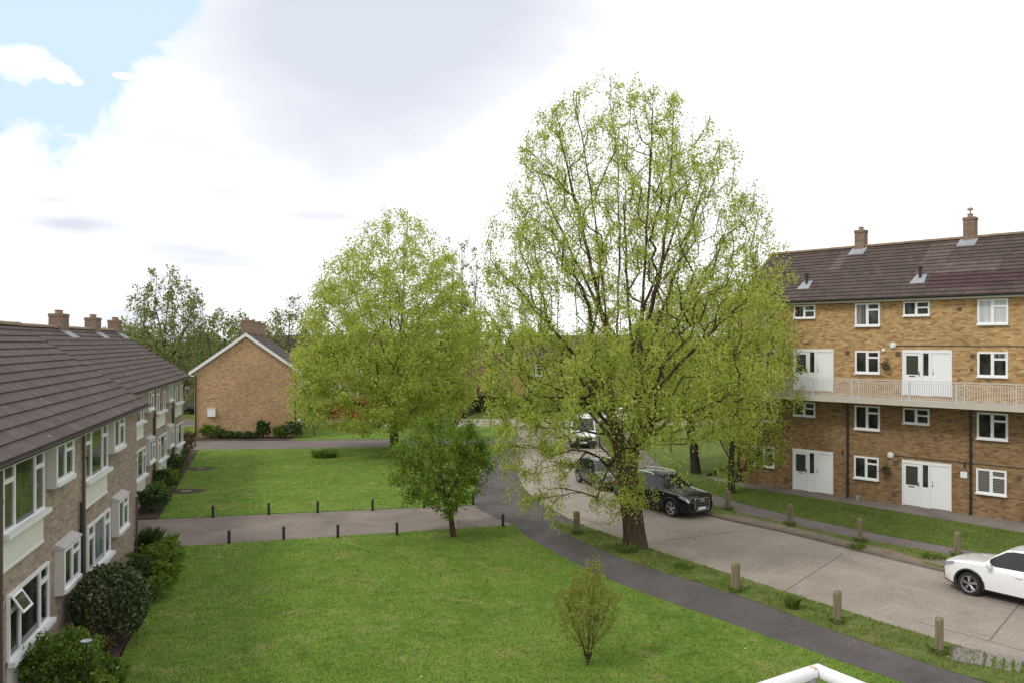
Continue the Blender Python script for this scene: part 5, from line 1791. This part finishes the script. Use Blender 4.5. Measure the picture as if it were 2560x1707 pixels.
# bird feeder pole and bits at the bottom left
root = thing("bird_feeder", "slim pole with a round mesh dish in the left flower bed", "bird feeder", (-8.74, 17.0, 0.02))
b = MB(); b.tube([(0, 0, 0), (0, 0, 1.55)], 0.016, 8); b.build("pole", "black", root, smooth=True)
b = MB(); b.lathe([(0, 1.54), (0.07, 1.55), (0.11, 1.585), (0.115, 1.60), (0.105, 1.60), (0.07, 1.565), (0, 1.556)], 20); b.build("dish", "steel_grey", root, smooth=True)
b = MB()
for k in range(-3, 4):
    L = math.sqrt(max(0, 0.105 ** 2 - (k * 0.03) ** 2))
    b.tube([(k * 0.03, -L, 1.597), (k * 0.03, L, 1.597)], 0.004, 5)
b.build("grille", "white", root)
b = MB(); b.tube([(0, 0, 1.3), (0.12, 0, 1.42), (0.18, 0, 1.38)], 0.008, 6); b.build("hook", "black", root, smooth=True)
root = thing("garden_ornament", "small pale stone figure standing in the left flower bed", "garden ornament", (-9.75, 18.75, 0.03))
b = MB(); b.lathe([(0, 0), (0.1, 0), (0.09, 0.05), (0.05, 0.07), (0.07, 0.22), (0.05, 0.33), (0.03, 0.36), (0.05, 0.42), (0.03, 0.48), (0, 0.49)], 14); b.build("figure", "coverplate", root, smooth=True)
strappy("flower_clump", "leafy clump with a few red and white flowers under the feeder", (-8.9, 18.1, 0.03), 0.5, 0.55, 260, "mid_leaf", flowers=("pale_flower", 30, 0.06))

# grey board fence and car beyond the left block
fn = thing("board_fence", "pale grey board fence between the left block and the gabled house", "fence", (-35.2, 95, -0.1), 0.1)
b = MB()
for k in range(14):
    b.box(k * 0.22 - 2.2, k * 0.22 - 2.2 + 0.21, -0.02, 0.0, 0.05, 2.75)
b.build("boards", plain("grey_fence_board", (0.38, 0.38, 0.38), 0.8, var=0.15), fn)
for x in (-2.2, -0.7, 0.85):
    b = MB(); b.box(x - 0.05, x + 0.05, 0.0, 0.1, 0, 2.8); b.build("fence_post", "concrete_edge", fn)


# ------------------------------------------------------------------ vehicles
def interp(tab, x):
    return float(np.interp(x, [q[0] for q in tab], [q[1] for q in tab]))


PROF = {
    "suv": dict(top=[(0, .44), (.008, .52), (.03, .575), (.08, .60), (.18, .632), (.265, .655), (.285, .665), (.36, .835), (.425, .955), (.47, .985), (.56, 1.0), (.7, .995), (.82, .97), (.89, .94), (.955, .72), (.975, .655), (.992, .6), (1, .5)],
                belt=[(0, .46), (.03, .54), (.1, .575), (.25, .605), (.45, .615), (.7, .635), (.85, .665), (.96, .66), (1, .52)],
                plan=[(0, .66), (.012, .78), (.04, .89), (.1, .965), (.18, 1), (.8, 1), (.92, .97), (.975, .9), (1, .78)],
                cowl=.285, roof=.425, sg0=.33, sg1=.86, bp=[(.545, .56), (.73, .742)], rg=(.89, .955), nose=.2),
    "van": dict(top=[(0, .36), (.01, .43), (.04, .47), (.1, .505), (.165, .545), (.18, .56), (.25, .76), (.315, .93), (.36, .965), (.5, 1.0), (.8, 1.0), (.96, .99), (.992, .96), (1, .9)],
                belt=[(0, .37), (.05, .45), (.18, .52), (.5, .54), (.97, .54), (1, .52)],
                plan=[(0, .76), (.012, .85), (.04, .92), (.1, .975), (.18, 1), (.9, 1), (.985, .98), (1, .94)],
                cowl=.18, roof=.315, sg0=.22, sg1=.42, bp=[], rg=(2, 3), nose=.2),
    "hatch": dict(top=[(0, .40), (.01, .47), (.04, .53), (.12, .585), (.22, .62), (.26, .635), (.33, .80), (.42, .95), (.47, .985), (.55, 1.0), (.7, .98), (.82, .93), (.87, .9), (.955, .7), (.98, .63), (1, .5)],
                  belt=[(0, .42), (.04, .5), (.25, .585), (.6, .61), (.85, .66), (.97, .64), (1, .5)],
                  plan=[(0, .66), (.012, .78), (.04, .89), (.1, .965), (.18, 1), (.8, 1), (.92, .96), (.975, .88), (1, .76)],
                  cowl=.26, roof=.42, sg0=.31, sg1=.82, bp=[(.545, .56)], rg=(.87, .955), nose=.2),
}


def vehicle(name, label, cat, loc, heading, kind, L, W, H, wb, foh, wr, paint, trim="black", rails=False, plate=True, rings=False, ladder=False, clad=True):
    """local frame: nose towards +x"""
    pf = PROF[kind]
    root = thing(name, label, cat, loc, heading)
    st = set(q[0] for q in pf["top"]) | {pf["cowl"], pf["roof"], pf["sg0"], pf["sg1"], 0.13, 0.3, 0.38, 0.5, 0.6, 0.65, 0.77}
    for a, b in pf["bp"]:
        st |= {a, b}
    if pf["rg"][0] < 1:
        st |= set(pf["rg"])
    st = sorted(st)
    hw = W / 2
    rows = []
    for t in st:
        wd = hw * interp(pf["plan"], t)
        zt = H * interp(pf["top"], t)
        zb = 0.2 + 0.10 * max(0, (0.06 - t) / 0.06) + 0.14 * max(0, (t - 0.94) / 0.06)
        bl = min(H * interp(pf["belt"], t), zt - 0.02)
        tt = max(0.0, min(1.0, (zt - bl - 0.02) / (0.3 * H)))
        wrf = wd * (0.90 + (0.735 - 0.90) * tt) if kind != "van" else wd * (0.92 + (0.83 - 0.92) * tt)
        zr = zt - 0.03 - 0.05 * tt
        mid = zb + (bl - zb) * 0.42
        rows.append([(wd * 0.82, zb), (wd * 0.965, zb + 0.1), (wd * 1.0, mid), (wd * 0.992, zb + (bl - zb) * 0.78), (wd * 0.955, bl), (wd * 0.925, bl + 0.012 + 0.02 * tt),
                     (wrf, max(zr, bl + 0.014)), (wrf * 0.93, max(zt - 0.022, bl + 0.016)), (wrf * 0.55, zt - 0.004), (0.0, zt)])
    n = len(rows[0])
    bm = bmesh.new()
    vs = []
    for t, rw in zip(st, rows):
        x = L / 2 - t * L
        ring = [bm.verts.new((x, y, z)) for y, z in rw] + [bm.verts.new((x, -y, z)) for y, z in rw[-2::-1]]
        vs.append(ring)
    m = 2 * n - 1
    for i in range(len(st) - 1):
        tm = (st[i] + st[i + 1]) / 2
        for j in range(m):
            k = (j + 1) % m
            f = bm.faces.new((vs[i][j], vs[i][k], vs[i + 1][k], vs[i + 1][j]))
            jj = j if j < n - 1 else m - 2 - j
            mi = 0
            if j == m - 1:
                mi = 2
            elif jj == 0 and clad:
                mi = 2
            elif jj == 5 and pf["sg0"] <= tm <= pf["sg1"]:
                mi = 4 if not any(a <= tm <= b for a, b in pf["bp"]) else 2
            elif jj in (7, 8) and pf["cowl"] <= tm <= pf["roof"]:
                mi = 1
            elif jj in (7, 8) and pf["rg"][0] <= tm <= pf["rg"][1]:
                mi = 5
            f.material_index = mi
    bm.faces.new(vs[0][::-1])
    bm.faces.new(vs[-1])
    bmesh.ops.recalc_face_normals(bm, faces=bm.faces[:])
    me = bpy.data.meshes.new("body")
    bm.to_mesh(me)
    bm.free()
    mats = [paint, "carglass", trim, "tyre", "carglass", "carglass"]
    for q in mats:
        me.materials.append(M[q])
    body = bpy.data.objects.new("body", me)
    COL.objects.link(body)
    # wheel arches are cut out of the body
    xw = [L / 2 - foh, L / 2 - foh - wb]
    cb = bmesh.new()
    for x in xw:
        for s in (1, -1):
            r = bmesh.ops.create_cone(cb, cap_ends=True, segments=28, radius1=wr + 0.055, radius2=wr + 0.055, depth=0.5,
                                      matrix=Matrix.Translation((x, s * (hw - 0.05), wr + 0.01)) @ Matrix.Rotation(R(90), 4, "X"))
    for f in cb.faces:
        f.material_index = 3
    cme = bpy.data.meshes.new("cut")
    cb.to_mesh(cme)
    cb.free()
    for q in mats:
        cme.materials.append(M[q])
    cut = bpy.data.objects.new("cut", cme)
    COL.objects.link(cut)
    md = body.modifiers.new("arch", "BOOLEAN")
    md.operation = "DIFFERENCE"
    md.object = cut
    md.solver = "EXACT"
    dg = bpy.context.evaluated_depsgraph_get()
    dg.update()
    res = bpy.data.meshes.new_from_object(body.evaluated_get(dg))
    bpy.data.objects.remove(body)
    bpy.data.objects.remove(cut)

    def pick(nm, keep, out=0.0, side=0):
        bm = bmesh.new()
        bm.from_mesh(res)
        kill = [f for f in bm.faces if f.material_index not in keep or (side and f.calc_center_median().y * side < 0)]
        bmesh.ops.delete(bm, geom=kill, context="FACES")
        if not bm.faces:
            bm.free()
            return None
        mm = bpy.data.meshes.new(nm)
        bm.to_mesh(mm)
        bm.free()
        for q in mats:
            mm.materials.append(M[q])
        mm.polygons.foreach_set("use_smooth", [True] * len(mm.polygons))
        mm.set_sharp_from_angle(angle=R(34))
        o = bpy.data.objects.new(nm, mm)
        COL.objects.link(o)
        o.parent = root
        return o
    bd = pick("body", (0, 2, 3))
    pick("windscreen", (1,))
    pick("side_window", (4,), side=1)
    pick("side_window", (4,), side=-1)
    pick("rear_window", (5,))
    # door seams and handles
    zc = H * 0.5
    for s in (1, -1):
        for t in ((0.36, 0.56) if kind != "van" else (0.26,)):
            wd = hw * interp(pf["plan"], t + 0.12)
            bl = H * interp(pf["belt"], t + 0.12)
            b = MB()
            x = L / 2 - (t + 0.165) * L
            y0 = s * wd * 1.004
            b.box(x - 0.1, x + 0.1, y0 - 0.012, y0 + 0.022, bl - 0.16, bl - 0.125)
            b.build("door_handle", paint if kind != "van" else "black", root, bevel=0.008)
    for s in (1, -1):
        t = pf["cowl"] + 0.055
        wd = hw * interp(pf["plan"], t)
        bl = H * interp(pf["belt"], t)
        x = L / 2 - t * L
        b = MB()
        b.tube([(x - 0.1, s * (wd * 0.9), bl + 0.02), (x - 0.02, s * (wd + 0.08), bl + 0.06)], 0.025, 6)
        b.tube([(x + 0.05, s * (wd + 0.1), bl + 0.07), (x + 0.01, s * (wd + 0.1), bl + 0.075), (x - 0.06, s * (wd + 0.1), bl + 0.075), (x - 0.085, s * (wd + 0.1), bl + 0.075)], [0.045, 0.085, 0.095, 0.07], 12)
        b.build("mirror", paint if kind != "van" else "black", root, smooth=True)
    # front details follow the nose
    zh = H * 0.50
    for s in (1, -1):
        b = MB()
        pts = []
        for t, dz0, dz1 in ((0.012, -0.09, 0.03), (0.03, -0.085, 0.045), (0.06, -0.06, 0.055), (0.1, -0.01, 0.06)):
            wd = hw * interp(pf["plan"], t) * 1.004
            z = H * interp(pf["belt"], t) - 0.05
            pts.append(((L / 2 - t * L + 0.012, s * wd * 0.985, z + dz0), (L / 2 - t * L + 0.012, s * wd * 0.955, z + dz1)))
        inner = ((L / 2 + 0.012, s * hw * 0.52, pts[0][0][2] + 0.02), (L / 2 - 0.015 * L + 0.02, s * hw * 0.55, pts[0][1][2] - 0.01))
        pts = [inner] + pts
        for (a0, a1), (c0, c1) in zip(pts[:-1], pts[1:]):
            q = [a0, c0, c1, a1]
            b.face(q if s < 0 else q[::-1])
        b.build("headlight", "headlight", root)
    b = MB()
    gw = hw * (0.46 if kind != "van" else 0.6)
    xg = L / 2 + 0.014
    g0, g1 = (0.36, H * 0.515) if rings else (H * 0.40, H * 0.475)
    if kind == "van":
        g0, g1 = 0.62, 0.86
    b.box(xg - 0.05, xg, -gw, gw, g0, g1)
    gr = b.build("grille", "black", root)
    b = MB()
    k = 0
    nb = 5
    for k in range(nb):
        z = g0 + (k + 0.5) * (g1 - g0) / nb
        b.box(xg, xg + 0.014, -gw * 0.94, gw * 0.94, z - 0.011, z + 0.011)
    if rings or kind != "van":
        b.tube([(xg + 0.012, -gw * 0.8, g0), (xg + 0.012, -gw, g0 + 0.12), (xg + 0.012, -gw, g1 - 0.05), (xg + 0.0, -gw * 0.86, g1), (xg + 0.0, gw * 0.86, g1), (xg + 0.012, gw, g1 - 0.05), (xg + 0.012, gw, g0 + 0.12), (xg + 0.012, gw * 0.8, g0), (xg + 0.012, -gw * 0.8, g0)], 0.016, 6)
    b.build("grille_bars", "chrome" if kind != "van" else "gutter", gr)
    if rings:
        for k in range(4):
            c = MB()
            yc = (k - 1.5) * 0.072
            c.tube([(xg + 0.02, yc + 0.05 * math.cos(a), g1 - 0.11 + 0.05 * math.sin(a)) for a in np.linspace(0, 2 * math.pi, 17)], 0.008, 6)
            c.build("badge_ring", "chrome", gr, smooth=True)
    if plate:
        b = MB(); b.box(xg + (0.05 if kind == "van" else 0.03), xg + (0.06 if kind == "van" else 0.04), -0.26, 0.26, 0.40 if rings else 0.42, 0.51 if rings else 0.53)
        b.box(xg + (0.0601 if kind == "van" else 0.0401), xg + (0.062 if kind == "van" else 0.042), 0.205, 0.258, 0.402 if rings else 0.422, 0.508 if rings else 0.528, 1)
        b.build("number_plate", ["plate", "plateblue"], root)
    b = MB()
    if kind == "van":
        b.box(L / 2 - 0.2, L / 2 + 0.05, -hw * 0.9, hw * 0.9, 0.26, 0.61)
    else:
        b.box(L / 2 - 0.1, L / 2 + 0.008, -hw * 0.6, hw * 0.6, 0.24, 0.34)
    b.build("bumper" if kind == "van" else "bumper_intake", "black", root, bevel=0.03)
    for s in (1, -1):
        b = MB(); b.box(L / 2 - 0.135, L / 2 - 0.05, s * hw * 0.735, s * hw * 0.79, 0.42, 0.62); b.build("fog_lamp", "black", root, bevel=0.01)
        b = MB(); b.box(-L / 2 - 0.012, -L / 2 + 0.25, s * hw * 0.62, s * hw * (0.87 if kind != "van" else 0.95), H * 0.52, H * 0.62); b.build("tail_light", "taillight", root, bevel=0.02)
    if rails:
        for s in (1, -1):
            b = MB()
            wr_ = hw * 0.69
            b.tube([(L / 2 - t * L, s * wr_, H * interp(pf["top"], t) + dz) for t, dz in ((0.46, -0.03), (0.475, 0.03), (0.6, 0.04), (0.75, 0.035), (0.85, 0.02), (0.865, -0.03))], 0.018, 8)
            b.build("roof_rail", "chrome" if rings else "railgrey", root, smooth=True)
    if ladder:
        b = MB()
        for t in (0.42, 0.6, 0.8):
            x = L / 2 - t * L
            b.tube([(x, -hw * 0.8, H - 0.02), (x, -hw * 0.8, H + 0.12), (x, hw * 0.8, H + 0.12), (x, hw * 0.8, H - 0.02)], 0.018, 6)
        b.tube([(L / 2 - 0.42 * L, -hw * 0.8, H + 0.12), (L / 2 - 0.82 * L, -hw * 0.8, H + 0.12)], 0.016, 6)
        b.tube([(L / 2 - 0.42 * L, hw * 0.8, H + 0.12), (L / 2 - 0.82 * L, hw * 0.8, H + 0.12)], 0.016, 6)
        b.build("roof_rack", "gutter", root, smooth=True)
        b = MB(); b.lathe([(0, 0), (0.07, 0), (0.06, 0.1), (0, 0.12)], 12, c=(L / 2 - 0.4 * L, 0, H - 0.03)); b.build("beacon", "taillight", root, smooth=True)
    # wheels
    for x in xw:
        for s in (1, -1):
            b = MB()
            ra = wr + 0.075
            yy = s * (hw * 0.997)
            b.tube([(x + ra * math.cos(a), yy, max(0.2, wr + 0.01 + ra * math.sin(a))) for a in np.linspace(-0.35, math.pi + 0.35, 22)], 0.032 if clad else 0.015, 6)
            b.build("wheel_arch", trim if clad else paint, root, smooth=True)
    for x in xw:
        for s in (1, -1):
            wl = bpy.data.objects.new("wheel", None)
            COL.objects.link(wl)
            wl.parent = root
            wl.location = (x, s * (hw - 0.125), wr)
            b = MB()
            ri = wr * 0.70
            b.lathe([(ri, -0.11), (wr * 0.95, -0.11), (wr, -0.075), (wr, 0.075), (wr * 0.95, 0.11), (ri, 0.11)], 32, axis="y")
            b.build("tyre", "tyre", wl, smooth=True)
            b = MB()
            b.lathe([(ri, 0.11), (ri * 0.93, 0.10), (ri * 0.9, 0.03), (ri * 0.3, 0.02), (0.0, 0.02)] if s > 0 else [(ri, -0.11), (ri * 0.93, -0.10), (ri * 0.9, -0.03), (ri * 0.3, -0.02), (0.0, -0.02)], 32, 1, axis="y")
            b.lathe([(ri * 1.0, s * 0.112), (ri * 0.92, s * 0.105), (ri * 0.9, s * 0.06)], 32, 0, axis="y")
            for k in range(5):
                a = k * 2 * math.pi / 5 + 0.3
                for da in (-0.16, 0.16):
                    p0 = (ri * 0.16 * math.cos(a), s * 0.09, ri * 0.16 * math.sin(a))
                    p1 = (ri * 0.93 * math.cos(a + da), s * 0.098, ri * 0.93 * math.sin(a + da))
                    b.tube([p0, p1], [0.028, 0.018], 5, 0)
            b.lathe([(0.0, s * 0.115), (ri * 0.17, s * 0.11), (ri * 0.2, s * 0.07)], 12, 0, axis="y")
            b.build("rim", ["alloy", "black"], wl, smooth=True)
    return root


def hd(x, y):
    return math.atan2(y, x)


vehicle("parked_car", "white sport utility car with alloy wheels cut off by the right edge", "car", (15.62, 25.02, ROAD_Z), hd(-0.58, 0.815), "suv", 4.48, 1.85, 1.65, 2.67, 0.92, 0.36, "paint_white", rails=True)
vehicle("parked_car", "glossy black sport utility car with chrome grille parked behind the lime trunk", "car", (7.02, 38.9, ROAD_Z), hd(0.56, -0.83), "suv", 5.05, 1.97, 1.74, 3.0, 0.95, 0.385, "paint_black", rails=True, rings=True)
vehicle("parked_car", "dark parked car with sky reflecting in its roof behind the black one", "car", (4.92, 45.2, ROAD_Z), hd(0.30, -0.955), "hatch", 4.35, 1.8, 1.5, 2.6, 0.88, 0.33, "paint_dark", clad=False)
vehicle("van", "white panel van with roof rack facing the camera up the road", "van", (5.35, 63.2, ROAD_Z), hd(-0.03, -1.0), "van", 5.3, 1.98, 2.25, 3.1, 0.95, 0.34, "paint_van", ladder=True)
vehicle("parked_car", "white car far up the road glimpsed through the lime stems", "car", (9.9, 79.5, ROAD_Z), hd(-0.5, -0.86), "hatch", 4.2, 1.78, 1.52, 2.55, 0.86, 0.32, "paint_white")
vehicle("parked_car", "dark car parked in the gap between left block and gabled house", "car", (-34.6, 91.0, -0.14), hd(0.9, -0.3), "hatch", 4.2, 1.78, 1.5, 2.55, 0.86, 0.32, "paint_black")

# ------------------------------------------------------------------ white handrail below the camera
root = thing("handrail", "white painted tubular handrail corner with rust spots at the bottom edge", "handrail", (1.11, 3.0, 5.46))
b = MB()
b.tube([(-2.4, -1.5, 1.1), (-0.28, -0.18, 1.1), (-0.03, -0.018, 1.1), (0, 0, 1.1), (0.012, -0.03, 1.1), (0.11, -0.19, 1.1), (1.25, -2.1, 1.1)], 0.024, 16)
b.build("top_rail", "rail", root, smooth=True, sharp=60)
b = MB()
b.tube([(-0.035, -0.03, 0.0), (-0.035, -0.03, 1.085)], 0.019, 12)
b.build("post", "steel_grey", root, smooth=True)
for q in ((-2.3, -1.47), (1.2, -2.05)):
    b = MB(); b.tube([(q[0], q[1], 0.0), (q[0], q[1], 1.085)], 0.019, 12); b.build("post", "steel_grey", root, smooth=True)
b = MB()
b.box(-2.6, 1.6, -3.2, 0.12, -0.16, -0.002)
o = b.build("balcony_floor", "concrete_edge", None, loc=(1.11, 3.0, 5.46))
setp(o, kind="structure")

# ------------------------------------------------------------------ sky and light
SUN_EL, SUN_AZ = R(48), R(-125)      # azimuth from +Y clockwise: behind and to the left
world = bpy.data.worlds.new("World")
SC.world = world
world.use_nodes = True
nt = world.node_tree
for n_ in list(nt.nodes):
    nt.nodes.remove(n_)
out = N(nt, "ShaderNodeOutputWorld")
bg = N(nt, "ShaderNodeBackground")
bg.inputs["Strength"].default_value = 0.1
nt.links.new(bg.outputs[0], out.inputs[0])
sky = N(nt, "ShaderNodeTexSky", sky_type="NISHITA")
sky.sun_disc = False
sky.sun_elevation = SUN_EL
sky.sun_rotation = SUN_AZ
sky.air_density = 1.0
sky.dust_density = 1.0
tc = N(nt, "ShaderNodeTexCoord").outputs["Generated"]


def dirvec(px, py):
    v = Vector(((px - CX) / FPX, 1.0, (CY - py) / FPX))
    return v.normalized()


def dist_to(v):
    d = N(nt, "ShaderNodeVectorMath", operation="DISTANCE")
    nt.links.new(tc, d.inputs[0])
    d.inputs[1].default_value = v
    return d.outputs["Value"]


def math2(op, a, b):
    m = N(nt, "ShaderNodeMath", operation=op)
    for k, q in ((0, a), (1, b)):
        if hasattr(q, "is_linked"):
            nt.links.new(q, m.inputs[k])
        else:
            m.inputs[k].default_value = q
    return m.outputs[0]


def vstretch(sx, sy, sz):
    return mapping(nt, tc, (sx, sy, sz))


def blob(px, py, w, h, amp, strength, nz=None, r0=0.3):
    """a soft grey cloud base lying in that direction, wider than high"""
    v = dirvec(px, py)
    sx = N(nt, "ShaderNodeVectorMath", operation="SUBTRACT")
    nt.links.new(tc, sx.inputs[0])
    sx.inputs[1].default_value = v
    m = N(nt, "ShaderNodeVectorMath", operation="MULTIPLY")
    nt.links.new(sx.outputs[0], m.inputs[0])
    m.inputs[1].default_value = (1 / w, 1 / w, 1 / h)
    ln = N(nt, "ShaderNodeVectorMath", operation="LENGTH")
    nt.links.new(m.outputs[0], ln.inputs[0])
    d_ = math2("ADD", ln.outputs["Value"], math2("MULTIPLY", math2("SUBTRACT", nz if nz is not None else gn, 0.5), amp))
    return ramp(nt, d_, [(r0, strength), (1.0, 0.0)])



clear = mix(nt, 0.9, sky.outputs[0], (6.9, 8.7, 9.9))
# blue gap in the upper left, with ragged cloud edges
dgap = dist_to(dirvec(0, -50))
edge = noise(nt, vstretch(1, 1, 1.2), 8.0, 9, 0.6, 0.3)
q = math2("ADD", dgap, math2("MULTIPLY", math2("SUBTRACT", edge, 0.5), 0.16))
cloud = ramp(nt, q, [(0.150, 0.0), (0.160, 0.55), (0.178, 1.0)])
wisp = noise(nt, vstretch(1, 1, 2.2), 5.0, 8, 0.62, 0.2)
cloud = mix(nt, 1.0, cloud, ramp(nt, wisp, [(0.58, 0.0), (0.63, 0.7), (0.70, 1.0)]), "LIGHTEN")

fine = noise(nt, vstretch(1, 1, 1.3), 22.0, 6, 0.6, 0.4)
for px_, py_, w_, h_ in ((70, 160, 0.040, 0.016), (150, 185, 0.022, 0.012), (190, 205, 0.012, 0.007), (300, 190, 0.012, 0.004)):
    cloud = mix(nt, 1.0, cloud, blob(px_, py_, w_, h_, 2.4, 1.0, fine, 0.55), "LIGHTEN")
# grey undersides
dgrey = dist_to(dirvec(960, -60))
gn = noise(nt, vstretch(1, 1, 2.0), 3.2, 6, 0.55, 0.2)
gq = math2("ADD", dgrey, math2("MULTIPLY", math2("SUBTRACT", gn, 0.5), 0.24))
grey = ramp(nt, gq, [(0.13, 0.95), (0.20, 0.6), (0.255, 0.0)])
streak = noise(nt, vstretch(1, 1, 5.5), 4.0, 5, 0.5)
low = ramp(nt, dist_to(dirvec(300, 640)), [(0.10, 1.0), (0.42, 0.0)])
sg = mix(nt, 1.0, ramp(nt, streak, [(0.42, 0.0), (0.64, 0.7)]), low, "MULTIPLY")
grey = mix(nt, 1.0, grey, sg, "LIGHTEN")


for bl in ((180, 560, 0.085, 0.018, 1.8, 0.9), (120, 500, 0.06, 0.02, 2.5, 0.6), (560, 478, 0.035, 0.008, 1.5, 0.5), (800, 540, 0.06, 0.009, 1.2, 0.6), (240, 440, 0.03, 0.014, 2.0, 0.4), (330, 690, 0.12, 0.006, 1.2, 0.4), (640, 660, 0.1, 0.008, 1.5, 0.35), (700, 730, 0.12, 0.008, 1.5, 0.35)):
    grey = mix(nt, 1.0, grey, blob(*bl), "LIGHTEN")
ccol = mix(nt, grey, (11.2, 11.2, 11.3), (6.7, 7.1, 8.1))
final = mix(nt, cloud, clear, ccol)
nt.links.new(final, bg.inputs["Color"])

sun = bpy.data.lights.new("sun", "SUN")
sun.energy = 1.5
sun.angle = R(11)
sun.color = (1.0, 0.95, 0.86)
so = bpy.data.objects.new("sun", sun)
COL.objects.link(so)
d = Vector((math.sin(SUN_AZ) * math.cos(SUN_EL), math.cos(SUN_AZ) * math.cos(SUN_EL), math.sin(SUN_EL)))
so.rotation_euler = (-d).to_track_quat("-Z", "Y").to_euler()
so.location = (-20, -20, 40)

SC.view_settings.view_transform = "Standard"
SC.view_settings.look = "None"
SC.view_settings.exposure = 0.1
SC.view_settings.gamma = 1.0
